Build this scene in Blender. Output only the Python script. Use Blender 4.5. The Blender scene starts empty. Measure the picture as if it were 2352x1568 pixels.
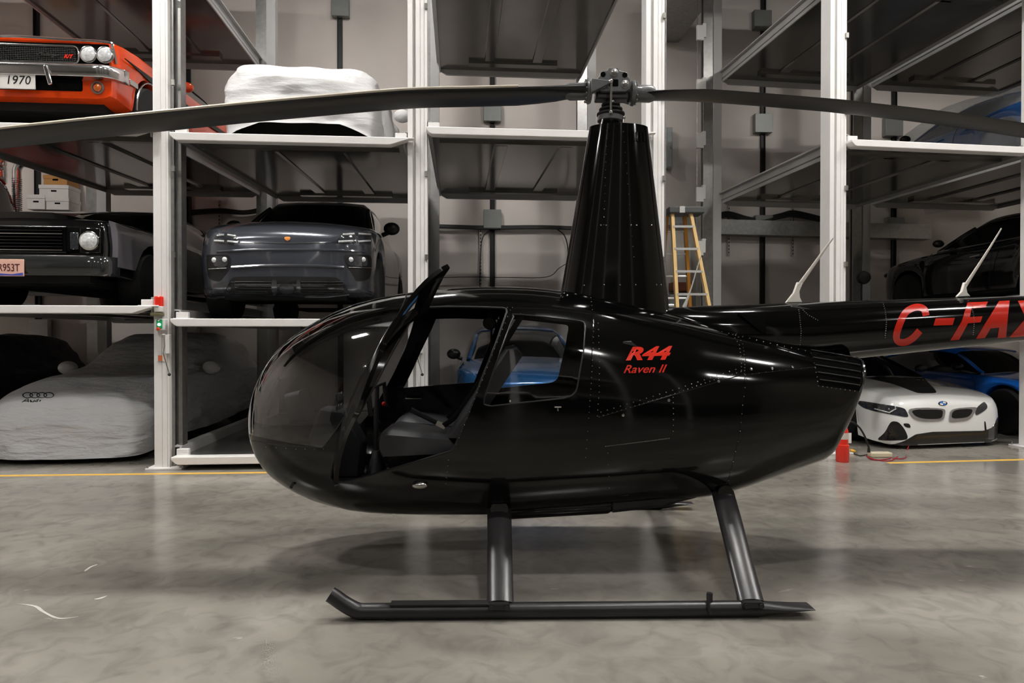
import bpy, bmesh, math, random
from mathutils import Vector, Matrix
from mathutils.bvhtree import BVHTree
S = bpy.context.scene
C = S.collection
R = math.radians
PI = math.pi
random.seed(7)

# ------------------------------------------------------------------ camera
FPX, PITCH, CAMZ = 1520.0, R(.55), 1.49
cam_data = bpy.data.cameras.new('camera')
cam_data.sensor_width = 36.0
cam_data.lens = 36.0 * FPX / 2352.0
cam_data.clip_end = 200
cam = bpy.data.objects.new('camera', cam_data)
C.objects.link(cam)
cam.location = (0, 0, CAMZ)
cam.rotation_euler = (PI / 2 - PITCH, 0, 0)
S.camera = cam
CAM = Vector((0, 0, CAMZ))

def ray(u, v):
    a, b = (u - 1176) / FPX, (784 - v) / FPX
    s, c = math.sin(PITCH), math.cos(PITCH)
    return Vector((a, c + b * s, -s + b * c))

def at(u, v, Y):
    """point seen at photo position (u, v) standing Y metres in front of the camera"""
    d = ray(u, v)
    return CAM + d * (Y / d.y)

def on_floor(u, v, z=0.0):
    d = ray(u, v)
    return CAM + d * ((z - CAMZ) / d.z)

# ------------------------------------------------------------------ world, view, lights
w = bpy.data.worlds.new('World')
S.world = w
w.use_nodes = True
w.node_tree.nodes['Background'].inputs[0].default_value = (.9, .95, 1, 1)
w.node_tree.nodes['Background'].inputs[1].default_value = .02
S.view_settings.view_transform = 'Standard'
S.view_settings.look = 'None'
S.view_settings.gamma = 1
S.view_settings.exposure = 0.12
CEIL = 9.2
LAMP_ROWS = [(5.6, (-8.6, -3.4, 3.6, 8.8), 360.0), (2.2, (-5.6, 1.6, 8.0), 200.0), (-5.0, (-7.5, -2.2, 3.2, 11.0), 130.0), (9.8, (-2.2, ), 100.0)]

# ------------------------------------------------------------------ materials
MATS = {}
def srgb(c):
    return tuple(((x / 255) / 12.92 if x / 255 <= .04045 else ((x / 255 + .055) / 1.055) ** 2.4) for x in c)

def mat(name, rgb=(128, 128, 128), rough=.5, metal=0., coat=0., var=.06, scale=6., bump=0., bscale=40., spec=.5,
        emit=0., alpha=1., trans=0., ior=1.45, rvar=.1):
    if name in MATS:
        return MATS[name]
    m = bpy.data.materials.new(name)
    m.use_nodes = True
    nt = m.node_tree
    b = nt.nodes['Principled BSDF']
    col = srgb(rgb)
    tc = nt.nodes.new('ShaderNodeTexCoord')
    if var > 0:
        nz = nt.nodes.new('ShaderNodeTexNoise')
        nz.inputs['Scale'].default_value = scale
        nz.inputs['Detail'].default_value = 5
        nt.links.new(tc.outputs['Object'], nz.inputs['Vector'])
        rp = nt.nodes.new('ShaderNodeValToRGB')
        rp.color_ramp.elements[0].position = .3
        rp.color_ramp.elements[1].position = .7
        rp.color_ramp.elements[0].color = tuple(max(0, x * (1 - var)) for x in col) + (1,)
        rp.color_ramp.elements[1].color = tuple(min(1, x * (1 + var)) for x in col) + (1,)
        nt.links.new(nz.outputs['Fac'], rp.inputs['Fac'])
        nt.links.new(rp.outputs['Color'], b.inputs['Base Color'])
        mr = nt.nodes.new('ShaderNodeMapRange')
        mr.inputs['To Min'].default_value = max(0, rough * (1 - rvar))
        mr.inputs['To Max'].default_value = min(1, rough * (1 + rvar))
        nt.links.new(nz.outputs['Fac'], mr.inputs['Value'])
        nt.links.new(mr.outputs['Result'], b.inputs['Roughness'])
    else:
        b.inputs['Base Color'].default_value = col + (1,)
        b.inputs['Roughness'].default_value = rough
    b.inputs['Metallic'].default_value = metal
    b.inputs['IOR'].default_value = ior
    b.inputs['Specular IOR Level'].default_value = spec
    b.inputs['Coat Weight'].default_value = coat
    b.inputs['Coat Roughness'].default_value = .04
    b.inputs['Transmission Weight'].default_value = trans
    b.inputs['Alpha'].default_value = alpha
    if emit > 0:
        b.inputs['Emission Color'].default_value = col + (1,)
        b.inputs['Emission Strength'].default_value = emit
    if bump > 0:
        n2 = nt.nodes.new('ShaderNodeTexNoise')
        n2.inputs['Scale'].default_value = bscale
        n2.inputs['Detail'].default_value = 4
        nt.links.new(tc.outputs['Object'], n2.inputs['Vector'])
        bp = nt.nodes.new('ShaderNodeBump')
        bp.inputs['Strength'].default_value = bump
        bp.inputs['Distance'].default_value = .02
        nt.links.new(n2.outputs['Fac'], bp.inputs['Height'])
        nt.links.new(bp.outputs['Normal'], b.inputs['Normal'])
    MATS[name] = m
    return m

def glass(name, tint=(200, 205, 210), refl=1.0, ior=1.45):
    """thin acrylic / window pane: see-through, mirror sheen growing at grazing angles"""
    if name in MATS:
        return MATS[name]
    m = bpy.data.materials.new(name)
    m.use_nodes = True
    nt = m.node_tree
    nt.nodes.clear()
    out = nt.nodes.new('ShaderNodeOutputMaterial')
    mix = nt.nodes.new('ShaderNodeMixShader')
    tr = nt.nodes.new('ShaderNodeBsdfTransparent')
    gl = nt.nodes.new('ShaderNodeBsdfGlossy')
    fr = nt.nodes.new('ShaderNodeFresnel')
    mul = nt.nodes.new('ShaderNodeMath')
    tc = nt.nodes.new('ShaderNodeTexCoord')
    nz = nt.nodes.new('ShaderNodeTexNoise')
    nz.inputs['Scale'].default_value = 3.0
    mr = nt.nodes.new('ShaderNodeMapRange')
    mr.inputs['To Min'].default_value = .01
    mr.inputs['To Max'].default_value = .06
    nt.links.new(tc.outputs['Object'], nz.inputs['Vector'])
    nt.links.new(nz.outputs['Fac'], mr.inputs['Value'])
    nt.links.new(mr.outputs['Result'], gl.inputs['Roughness'])
    tr.inputs['Color'].default_value = srgb(tint) + (1,)
    gl.inputs['Color'].default_value = (1, 1, 1, 1)
    fr.inputs['IOR'].default_value = ior
    mul.operation = 'MULTIPLY'
    mul.use_clamp = True
    mul.inputs[1].default_value = refl
    nt.links.new(fr.outputs['Fac'], mul.inputs[0])
    nt.links.new(mul.outputs['Value'], mix.inputs['Fac'])
    nt.links.new(tr.outputs['BSDF'], mix.inputs[1])
    nt.links.new(gl.outputs['BSDF'], mix.inputs[2])
    nt.links.new(mix.outputs['Shader'], out.inputs['Surface'])
    MATS[name] = m
    return m

# ------------------------------------------------------------------ object helpers
WM = {}                                            # world matrices of the things built here

def obj(name, bm, m, parent=None, smooth=35, bev=0, world=True, solid=0, subd=0):
    """link bm as ONE mesh object; bm is in world space when world=True, else in the parent's space"""
    me = bpy.data.meshes.new(name)
    if parent is not None and world:
        bm.transform(WM[parent.name].inverted())
    bmesh.ops.remove_doubles(bm, verts=bm.verts, dist=1e-6)
    bmesh.ops.recalc_face_normals(bm, faces=bm.faces)
    bm.to_mesh(me)
    bm.free()
    o = bpy.data.objects.new(name, me)
    C.objects.link(o)
    if m is not None:
        me.materials.append(m)
    if smooth:
        me.polygons.foreach_set('use_smooth', [True] * len(me.polygons))
        me.set_sharp_from_angle(angle=R(smooth))
    if parent is not None:
        o.parent = parent
        WM[o.name] = WM[parent.name].copy()
    else:
        WM[o.name] = Matrix.Identity(4)
    if solid:
        md = o.modifiers.new('solid', 'SOLIDIFY')
        md.thickness = solid
        md.offset = -1
        md = o.modifiers.new('split', 'EDGE_SPLIT')
        md.split_angle = R(55)
    if bev:
        md = o.modifiers.new('bevel', 'BEVEL')
        md.width = bev
        md.segments = 2
        md.limit_method = 'ANGLE'
    if subd:
        md = o.modifiers.new('subd', 'SUBSURF')
        md.levels = subd
        md.render_levels = subd
    return o

def tag(o, label, cat, group=None):
    o['label'] = label
    o['category'] = cat
    if group:
        o['group'] = group
    return o

def thing(name, label, cat, loc=(0, 0, 0), rz=0., group=None, rx=0.):
    o = bpy.data.objects.new(name, None)
    C.objects.link(o)
    o.empty_display_size = .1
    o.location = loc
    o.rotation_euler = (rx, 0, rz)
    WM[o.name] = Matrix.Translation(Vector(loc)) @ Matrix.Rotation(rz, 4, 'Z') @ Matrix.Rotation(rx, 4, 'X')
    return tag(o, label, cat, group)

def struct(name, bm, m, **k):
    o = obj(name, bm, m, **k)
    o['kind'] = 'structure'
    return o

def dup(root, loc, rz, label, group=None):
    r = root.copy()
    C.objects.link(r)
    r.location = loc
    r.rotation_euler = (0, 0, rz)
    r['label'] = label
    if group:
        r['group'] = group
    WM[r.name] = Matrix.Translation(Vector(loc)) @ Matrix.Rotation(rz, 4, 'Z')
    for ch in list(root.children):
        c = ch.copy()
        C.objects.link(c)
        c.parent = r
        WM[c.name] = WM[r.name].copy()
        for g in list(ch.children):
            d = g.copy()
            C.objects.link(d)
            d.parent = c
            WM[d.name] = WM[r.name].copy()
    return r

def pieces(name, bm, m, parent=None, **k):
    """every separate piece of bm as an object of its own"""
    bm.verts.index_update()
    seen, out = set(), []
    for v in bm.verts:
        if v in seen:
            continue
        grp, st = [], [v]
        seen.add(v)
        while st:
            a = st.pop()
            grp.append(a)
            for e in a.link_edges:
                c = e.other_vert(a)
                if c not in seen:
                    seen.add(c)
                    st.append(c)
        nb = bmesh.new()
        mp = {a: nb.verts.new(a.co) for a in grp}
        fs = {f for a in grp for f in a.link_faces}
        for f in fs:
            try:
                nb.faces.new([mp[a] for a in f.verts])
            except ValueError:
                pass
        out.append(obj(name, nb, m, parent, **k))
    bm.free()
    return out

# ------------------------------------------------------------------ mesh helpers
def NB():
    return bmesh.new()

def box(bm, c, s, rot=None, M=None):
    T = Matrix.Translation(Vector(c))
    if rot:
        T = T @ Matrix.Rotation(rot[2], 4, 'Z') @ Matrix.Rotation(rot[1], 4, 'Y') @ Matrix.Rotation(rot[0], 4, 'X')
    T = T @ Matrix.Diagonal((s[0], s[1], s[2], 1))
    if M is not None:
        T = M @ T
    bmesh.ops.create_cube(bm, size=1, matrix=T)
    return bm

def bx(bm, x0, x1, y0, y1, z0, z1, M=None):
    return box(bm, ((x0 + x1) / 2, (y0 + y1) / 2, (z0 + z1) / 2), (x1 - x0, y1 - y0, z1 - z0), None, M)

def loft(bm, rings, closed=True, cap0=True, cap1=True):
    vs = [[bm.verts.new(p) for p in r] for r in rings]
    n = len(vs[0])
    for a, b in zip(vs[:-1], vs[1:]):
        for i in range(n if closed else n - 1):
            j = (i + 1) % n
            try:
                bm.faces.new((a[i], a[j], b[j], b[i]))
            except ValueError:
                pass
    if closed and cap0:
        bm.faces.new(vs[0][::-1])
    if closed and cap1:
        bm.faces.new(vs[-1])
    return vs

def frames(pts):
    pts = [Vector(p) for p in pts]
    T = []
    for i in range(len(pts)):
        a = pts[max(0, i - 1)]
        b = pts[min(len(pts) - 1, i + 1)]
        t = (b - a)
        T.append(t.normalized() if t.length > 1e-9 else Vector((0, 0, 1)))
    n = T[0].orthogonal().normalized()
    out = []
    for i, t in enumerate(T):
        n = (n - t * n.dot(t))
        n = n.normalized() if n.length > 1e-6 else t.orthogonal().normalized()
        out.append((pts[i], t, n, t.cross(n)))
    return out

def tube(bm, pts, r, n=8, cap=True, squash=1.0):
    fr = frames(pts)
    rings = []
    for i, (p, t, a, b) in enumerate(fr):
        ri = r[i] if isinstance(r, (list, tuple)) else r
        rings.append([p + a * math.cos(2 * PI * k / n) * ri + b * math.sin(2 * PI * k / n) * ri * squash for k in range(n)])
    loft(bm, rings, True, cap, cap)
    return bm

def spline(pts, n=8, closed=False):
    """Catmull-Rom through pts (tuples of any dimension)"""
    P = [tuple(p) for p in pts]
    out = []
    L = len(P)
    rng = range(L if closed else L - 1)
    for i in rng:
        if closed:
            p0, p1, p2, p3 = P[(i - 1) % L], P[i], P[(i + 1) % L], P[(i + 2) % L]
        else:
            p0, p1, p2, p3 = P[max(0, i - 1)], P[i], P[i + 1], P[min(L - 1, i + 2)]
        for k in range(n):
            t = k / n
            out.append(tuple(.5 * (2 * b + (c - a) * t + (2 * a - 5 * b + 4 * c - d) * t * t + (3 * b - a - 3 * c + d) * t ** 3)
                             for a, b, c, d in zip(p0, p1, p2, p3)))
    if not closed:
        out.append(P[-1])
    return out

def lathe(bm, prof, o=(0, 0, 0), axis=(0, 0, 1), n=24, cap=True):
    o = Vector(o)
    ax = Vector(axis).normalized()
    a = ax.orthogonal().normalized()
    b = ax.cross(a)
    rings = [[o + ax * z + (a * math.cos(2 * PI * k / n) + b * math.sin(2 * PI * k / n)) * max(r, 1e-5) for k in range(n)] for r, z in prof]
    loft(bm, rings, True, cap, cap)
    return bm

def ball(bm, c, r, n=12, s=(1, 1, 1)):
    T = Matrix.Translation(Vector(c)) @ Matrix.Diagonal((s[0], s[1], s[2], 1))
    bmesh.ops.create_uvsphere(bm, u_segments=n, v_segments=max(4, n // 2), radius=r, matrix=T)
    return bm

def prism(bm, poly, d0, d1, M=None, axis='y'):
    """extrude a 2-D outline: axis 'y' -> outline in (x, z); 'x' -> (y, z); 'z' -> (x, y)"""
    def P(a, b, d):
        p = {'y': Vector((a, d, b)), 'x': Vector((d, a, b)), 'z': Vector((a, b, d))}[axis]
        return M @ p if M is not None else p
    r0 = [P(a, b, d0) for a, b in poly]
    r1 = [P(a, b, d1) for a, b in poly]
    loft(bm, [r0, r1])
    return bm

def rrect(x0, x1, y0, y1, r, n=4):
    pts = []
    for cx, cy, a0 in ((x1 - r, y1 - r, 0), (x0 + r, y1 - r, 90), (x0 + r, y0 + r, 180), (x1 - r, y0 + r, 270)):
        for k in range(n + 1):
            a = R(a0 + 90 * k / n)
            pts.append((cx + r * math.cos(a), cy + r * math.sin(a)))
    return pts

def interp(x, xs, ys):
    if x <= xs[0]:
        return ys[0]
    for i in range(len(xs) - 1):
        if x <= xs[i + 1]:
            t = (x - xs[i]) / (xs[i + 1] - xs[i])
            return ys[i] + t * (ys[i + 1] - ys[i])
    return ys[-1]

def inside(p, poly):
    x, y = p
    c = False
    j = len(poly) - 1
    for i in range(len(poly)):
        xi, yi = poly[i]
        xj, yj = poly[j]
        if (yi > y) != (yj > y) and x < (xj - xi) * (y - yi) / (yj - yi) + xi:
            c = not c
        j = i
    return c

# --- shapes laid on a curved shell: outline given as seen in the photograph, kept at the shell's own depth
def bvh_of(*os):
    dg_v, dg_f = [], []
    for o in os:
        k = len(dg_v)
        Mw = WM[o.name]
        dg_v += [Mw @ v.co for v in o.data.vertices]
        dg_f += [[k + i for i in p.vertices] for p in o.data.polygons]
    return BVHTree.FromPolygons(dg_v, dg_f)

def hit(bvh, u, v):
    d = ray(u, v).normalized()
    loc, nor, i, dist = bvh.ray_cast(CAM, d)
    if loc is None:
        # glance past the edge: take the nearest point of the shell to the ray
        best = None
        for k in range(20, 160):
            p = CAM + d * (k * .1)
            l2, n2, i2, d2 = bvh.find_nearest(p)
            if best is None or d2 < best[2]:
                best = (l2, n2, d2)
        loc, nor = best[0], best[1]
    if nor.dot(d) > 0:
        nor = -nor
    return loc, nor

def grid_poly(poly, step):
    """flat outline filled with a fine grid of faces, as a bmesh in (u, v, 0)"""
    bm = bmesh.new()
    vs = [bm.verts.new((a, b, 0)) for a, b in poly]
    f = bm.faces.new(vs)
    bmesh.ops.triangulate(bm, faces=[f])
    us = [p[0] for p in poly]
    vv = [p[1] for p in poly]
    for lo, hi, ax in ((min(us), max(us), 0), (min(vv), max(vv), 1)):
        n = int((hi - lo) / step)
        for k in range(1, n + 1):
            c = lo + (hi - lo) * k / (n + 1)
            co, no = ((c, 0, 0), (1, 0, 0)) if ax == 0 else ((0, c, 0), (0, 1, 0))
            bmesh.ops.bisect_plane(bm, geom=bm.verts[:] + bm.edges[:] + bm.faces[:], plane_co=co, plane_no=no)
    return bm

def skin_px(bm, bvh, poly, out=.003, back=.004, step=14):
    """a panel with the given photo outline lying on the shell, out metres proud of it and let into it by back"""
    g = grid_poly(poly, step)
    front, rear = {}, {}
    for v in g.verts:
        p, n = hit(bvh, v.co.x, v.co.y)
        front[v] = bm.verts.new(p + n * out)
        rear[v] = bm.verts.new(p - n * back)
    for f in g.faces:
        try:
            bm.faces.new([front[v] for v in f.verts])
            bm.faces.new([rear[v] for v in reversed(f.verts)])
        except ValueError:
            pass
    for e in g.edges:
        if len(e.link_faces) == 1:
            a, b = e.verts
            try:
                bm.faces.new((front[a], front[b], rear[b], rear[a]))
            except ValueError:
                pass
    g.free()
    return bm

def line_px(bm, bvh, pts, r=.003, out=0., n=6, step=16, squash=1.0):
    """a rod / seam / moulding following a photo polyline over the shell"""
    P = []
    for (a, b), (c, d) in zip(pts[:-1], pts[1:]):
        k = max(1, int(math.hypot(c - a, d - b) / step))
        for i in range(k):
            P.append((a + (c - a) * i / k, b + (d - b) * i / k))
    P.append(pts[-1])
    Q = []
    for u, v in P:
        p, nn = hit(bvh, u, v)
        Q.append(p + nn * out)
    tube(bm, Q, r, n, True, squash)
    return bm

def dots_px(bm, bvh, pts, r=.004, n=8, step=None):
    """rivet heads along a photo polyline"""
    P = []
    if step:
        for (a, b), (c, d) in zip(pts[:-1], pts[1:]):
            k = max(1, int(round(math.hypot(c - a, d - b) / step)))
            for i in range(k):
                P.append((a + (c - a) * i / k, b + (d - b) * i / k))
        P.append(pts[-1])
    else:
        P = pts
    for u, v in P:
        p, nn = hit(bvh, u, v)
        ball(bm, p, r, n)
    return bm

def ribbon(pts, wd):
    """outline of a stroke of width wd following pts (2-D)"""
    L, Rr = [], []
    for i, p in enumerate(pts):
        a = pts[max(0, i - 1)]
        b = pts[min(len(pts) - 1, i + 1)]
        dx, dy = b[0] - a[0], b[1] - a[1]
        l = math.hypot(dx, dy) or 1
        nx, ny = -dy / l * wd / 2, dx / l * wd / 2
        L.append((p[0] + nx, p[1] + ny))
        Rr.append((p[0] - nx, p[1] - ny))
    return L + Rr[::-1]

def text_bm(s, size, shear=0., extrude=.001, space=1.0, width=1.0, bold=0.):
    """lettering as a mesh in (x, y, 0), starting at the origin"""
    cu = bpy.data.curves.new('lettering', 'FONT')
    cu.body = s
    cu.size = size
    cu.shear = shear
    cu.extrude = extrude
    cu.space_character = space
    cu.offset = bold
    cu.resolution_u = 4
    o = bpy.data.objects.new('lettering', cu)
    C.objects.link(o)
    me = bpy.data.meshes.new_from_object(o)
    bm = bmesh.new()
    bm.from_mesh(me)
    bpy.data.objects.remove(o)
    bpy.data.curves.remove(cu)
    bpy.data.meshes.remove(me)
    for v in bm.verts:
        v.co.x *= width
    return bm

def text_at(s, size, origin, ex, ey, m, name, parent, **k):
    """lettering standing at origin, running along ex with its height along ey"""
    bm = text_bm(s, size, **k)
    ex, ey = Vector(ex).normalized(), Vector(ey).normalized()
    ez = ex.cross(ey)
    T = Matrix((ex, ey, ez)).transposed().to_4x4()
    bm.transform(Matrix.Translation(Vector(origin)) @ T)
    return obj(name, bm, m, parent, smooth=0)
# ================================================================== THE ROOM
TH = R(4.6)                       # the lift row stands at a small angle to the camera
TH2 = R(8.0)                      # the right-hand group is turned a little more
wall_m = mat('painted wall', (206, 198, 192), .75, var=.05, scale=.8, bump=.1, bscale=60)
dark_wall_m = mat('bare concrete wall', (150, 142, 132), .85, var=.14, scale=1.2, bump=.2, bscale=30)

def floor_material():
    m = bpy.data.materials.new('polished concrete')
    m.use_nodes = True
    nt = m.node_tree
    b = nt.nodes['Principled BSDF']
    tc = nt.nodes.new('ShaderNodeTexCoord')
    def noise(scale, detail, stretch, dist=0., seed=0.):
        mp = nt.nodes.new('ShaderNodeMapping')
        mp.inputs['Scale'].default_value = stretch
        mp.inputs['Location'].default_value = (seed, seed * .7, 0)
        n = nt.nodes.new('ShaderNodeTexNoise')
        n.inputs['Scale'].default_value = scale
        n.inputs['Detail'].default_value = detail
        n.inputs['Distortion'].default_value = dist
        nt.links.new(tc.outputs['Object'], mp.inputs['Vector'])
        nt.links.new(mp.outputs['Vector'], n.inputs['Vector'])
        return n
    def ramp(n, stops):
        r = nt.nodes.new('ShaderNodeValToRGB')
        e = r.color_ramp.elements
        e[0].position, e[1].position = stops[0][0], stops[-1][0]
        e[0].color, e[1].color = srgb(stops[0][1]) + (1,), srgb(stops[-1][1]) + (1,)
        for p, c in stops[1:-1]:
            x = e.new(p)
            x.color = srgb(c) + (1,)
        nt.links.new(n.outputs['Fac'], r.inputs['Fac'])
        return r
    big = ramp(noise(.55, 7, (1, 1.6, 1), .6), [(.28, (108, 105, 99)), (.5, (136, 132, 124)), (.72, (160, 155, 147))])
    fine = ramp(noise(5.5, 9, (1, 1, 1), 1.2, 3.), [(.25, (206, 204, 202)), (.55, (250, 250, 250)), (.8, (255, 252, 246))])
    mx = nt.nodes.new('ShaderNodeMixRGB')
    mx.blend_type = 'MULTIPLY'
    mx.inputs['Fac'].default_value = .8
    nt.links.new(big.outputs['Color'], mx.inputs[1])
    nt.links.new(fine.outputs['Color'], mx.inputs[2])
    # rare pale scuffs
    sc = noise(1.7, 3, (1, 2.2, 1), 2.5, 9.)
    sr = nt.nodes.new('ShaderNodeValToRGB')
    sr.color_ramp.elements[0].position = .72
    sr.color_ramp.elements[1].position = .82
    nt.links.new(sc.outputs['Fac'], sr.inputs['Fac'])
    m2 = nt.nodes.new('ShaderNodeMixRGB')
    m2.inputs[2].default_value = srgb((196, 190, 180)) + (1,)
    nt.links.new(sr.outputs['Color'], m2.inputs['Fac'])
    nt.links.new(mx.outputs['Color'], m2.inputs[1])
    nt.links.new(m2.outputs['Color'], b.inputs['Base Color'])
    rg = nt.nodes.new('ShaderNodeMapRange')
    rg.inputs['To Min'].default_value = .13
    rg.inputs['To Max'].default_value = .25
    rn = noise(1.1, 6, (1, 1, 1), .4, 5.)
    nt.links.new(rn.outputs['Fac'], rg.inputs['Value'])
    nt.links.new(rg.outputs['Result'], b.inputs['Roughness'])
    b.inputs['Specular IOR Level'].default_value = .5
    bp = nt.nodes.new('ShaderNodeBump')
    bp.inputs['Strength'].default_value = .04
    nb = noise(26, 6, (1, 1, 1), 0, 2.)
    nt.links.new(nb.outputs['Fac'], bp.inputs['Height'])
    nt.links.new(bp.outputs['Normal'], b.inputs['Normal'])
    return m

XL, XR, YF = -13.0, 14.0, -9.0
WB = Matrix.Translation((-3.85, 7.35, 0)) @ Matrix.Rotation(TH, 4, 'Z')     # row frame at the first front post
BACK = 5.75
def RP(x, y, z=0.):
    return WB @ Vector((x, y, z))

b = NB(); bx(b, XL, XR, YF, 16, -.2, 0); struct('floor', b, floor_material(), smooth=0)
b = NB(); bx(b, XL, XR, YF, 16, CEIL, CEIL + .2); struct('ceiling', b, mat('ceiling deck', (96, 94, 92), .8), smooth=0)
b = NB(); bx(b, -12, 20, BACK, BACK + .25, 0, CEIL, WB); struct('wall_back', b, wall_m, smooth=0)
b = NB(); bx(b, XL - .25, XL, YF, 16, 0, CEIL); struct('wall_left', b, wall_m, smooth=0)
b = NB(); bx(b, XR, XR + .25, YF, 16, 0, CEIL); struct('wall_right', b, dark_wall_m, smooth=0)
b = NB(); bx(b, XL, XR, YF - .25, YF, 0, CEIL); struct('wall_front', b, mat('wall paint grey', (92, 88, 84), .7), smooth=0)
b = NB(); bx(b, XL, XR, YF, YF + .03, 0, 1.9); struct('trim_1', b, mat('dark reflection band', (26, 25, 25), .6), smooth=0)  # dark band added out of view so the lower fuselage reflects something dark

# ceiling lamps: long LED battens hung below the deck
lamp_house = mat('lamp housing', (215, 215, 212), .45)
def lamp_diffuser(strength):
    m = bpy.data.materials.new('lamp diffuser')
    m.use_nodes = True
    nt = m.node_tree
    nt.nodes.clear()
    out = nt.nodes.new('ShaderNodeOutputMaterial')
    e = nt.nodes.new('ShaderNodeEmission')
    e.inputs['Color'].default_value = (1.0, .972, .93, 1)
    e.inputs['Strength'].default_value = strength
    nt.links.new(e.outputs['Emission'], out.inputs['Surface'])
    return m
for ry, xs, power in LAMP_ROWS:
    lamp0 = None
    where = 'above the rear of the lifts' if ry > 8 else ('above the lift fronts' if ry > 3 else ('above the aisle' if ry > 0 else 'behind the camera'))
    for lx in xs:
        if lamp0 is None:
            lamp0 = t = thing('ceiling_lamp', '', 'lamp', (lx, ry, CEIL - .6))
            b = NB(); bx(b, -.42, .42, -.22, .22, .02, .10); obj('lamp_housing', b, lamp_house, lamp0, bev=.008, world=False)
            b = NB(); bx(b, -.38, .38, -.18, .18, .0, .02); obj('diffuser', b, lamp_diffuser(power), lamp0, world=False)
            b = NB()
            for sx in (-.3, .3):
                tube(b, [(sx, 0, .1), (sx, 0, .62)], .006, 6)
            pieces('hanger', b, lamp_house, lamp0, world=False)
        else:
            t = dup(lamp0, (lx, ry, CEIL - .6), 0, '')
        t['label'] = 'white high-bay ceiling lamp hung %s, out of view overhead' % where
        t['group'] = 'ceiling lamps ' + where

# yellow floor lines
yel = mat('yellow floor paint', (226, 178, 78), .5, var=.1, scale=9)
def floor_line(u0, v0, u1, v1, label):
    p, q = on_floor(u0, v0), on_floor(u1, v1)
    d = (q - p).normalized()
    n = Vector((-d.y, d.x, 0)) * .038
    bb = NB()
    loft(bb, [[p - n, p + n, p + n + Vector((0, 0, .002)), p - n + Vector((0, 0, .002))],
              [q - n, q + n, q + n + Vector((0, 0, .002)), q - n + Vector((0, 0, .002))]])
    return tag(obj('floor_line', bb, yel, smooth=0), label, 'floor marking')
floor_line(-420, 1097.5, 1240, 1077.5, 'long yellow line on the floor in front of the left lift posts')
floor_line(2040, 1063, 2760, 1045, 'yellow line on the floor before the white sports car at right')
# ================================================================== CAR LIFTS
lift_white = mat('lift paint white', (222, 220, 218), .38, var=.03)
lift_grey = mat('lift paint grey', (168, 167, 166), .4, var=.04)
galv = mat('galvanised steel', (150, 149, 147), .32, metal=.85, var=.12, scale=14)
deck_m = mat('deck underside steel', (120, 118, 115), .13, metal=.7, var=.08, scale=3)
deck_top_m = mat('deck top steel', (150, 148, 145), .35, metal=.6, var=.1, scale=5)
bolt_m = mat('zinc bolt', (170, 168, 162), .3, metal=.9)
POST_H = 8.2

def make_post(name, label, loc, rz, style, group):
    t = thing(name, label, 'lift post', loc, rz, group)
    b = NB()
    if style == 'channel':          # wide white face with a bare channel on its right side
        prism(b, [(-.122, 0), (-.04, 0), (-.04, .006), (-.035, .006), (-.035, 0), (.015, 0), (.015, .006), (.02, .006), (.02, 0),
                  (.04, 0), (.04, .2), (-.122, .2)], .02, POST_H, axis='z')
    else:
        prism(b, [(-.11, 0), (-.055, 0), (-.055, .05), (-.02, .05), (-.02, 0), (.03, 0), (.03, .006), (.036, .006), (.036, 0),
                  (.075, 0), (.075, .006), (.081, .006), (.081, 0), (.11, 0), (.11, .2), (-.11, .2)], .02, POST_H, axis='z')
    obj('column', b, lift_white, t, world=False, smooth=20)
    if style == 'channel':
        b = NB()
        prism(b, [(.04, .06), (.075, .06), (.075, .1), (.1, .075), (.125, .06), (.155, .06), (.155, .2), (.04, .2)], .02, POST_H, axis='z')
        obj('guide_channel', b, galv, t, world=False, smooth=20)
    b = NB(); bx(b, -.2, .19, -.06, .27, 0, .02); obj('base_plate', b, lift_white, t, world=False, bev=.003)
    for x, y in ((-.185, -.03), (.165, -.03), (-.185, .23), (.165, .23)):
        b = NB(); lathe(b, [(.013, .018), (.013, .03), (.007, .031), (.007, .055), (0, .055)], (x, y, 0), n=8)
        obj('anchor_bolt', b, bolt_m, t, world=False)
    b = NB()
    for z in (2.35, 3.3, 4.25, 5.2):
        bx(b, .085, .118, -.03, .0, z, z + .06)
    pieces('stop_tab', b, bolt_m, t, world=False)
    return t

def make_rear_post(name, label, loc, rz, group, hooks=False):
    t = thing(name, label, 'lift post', loc, rz, group)
    b = NB()
    bx(b, -.02, .13, 0, .16, .02, POST_H)
    obj('column', b, lift_grey, t, world=False, smooth=20)
    b = NB()
    prism(b, [(-.2, .02), (-.02, .02), (-.02, .14), (-.2, .14), (-.2, .1), (-.1, .1), (-.1, .06), (-.2, .06)], .02, POST_H, axis='z')
    obj('guide_channel', b, galv, t, world=False, smooth=20)
    b = NB(); bx(b, -.24, .19, -.06, .24, 0, .02); obj('base_plate', b, lift_grey, t, world=False)
    if hooks:
        for k in range(6):
            z = 2.9 + k * .95
            b = NB(); bx(b, -.33, -.2, .0, .05, z, z + .26); bx(b, -.22, -.16, .0, .08, z + .05, z + .3)
            obj('latch_bracket', b, lift_white, t, world=False, bev=.006)
        b = NB(); tube(b, [(-.3, .06, .3), (-.3, .06, POST_H)], .009, 8)
        obj('latch_rod', b, galv, t, world=False)
    return t

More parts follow.
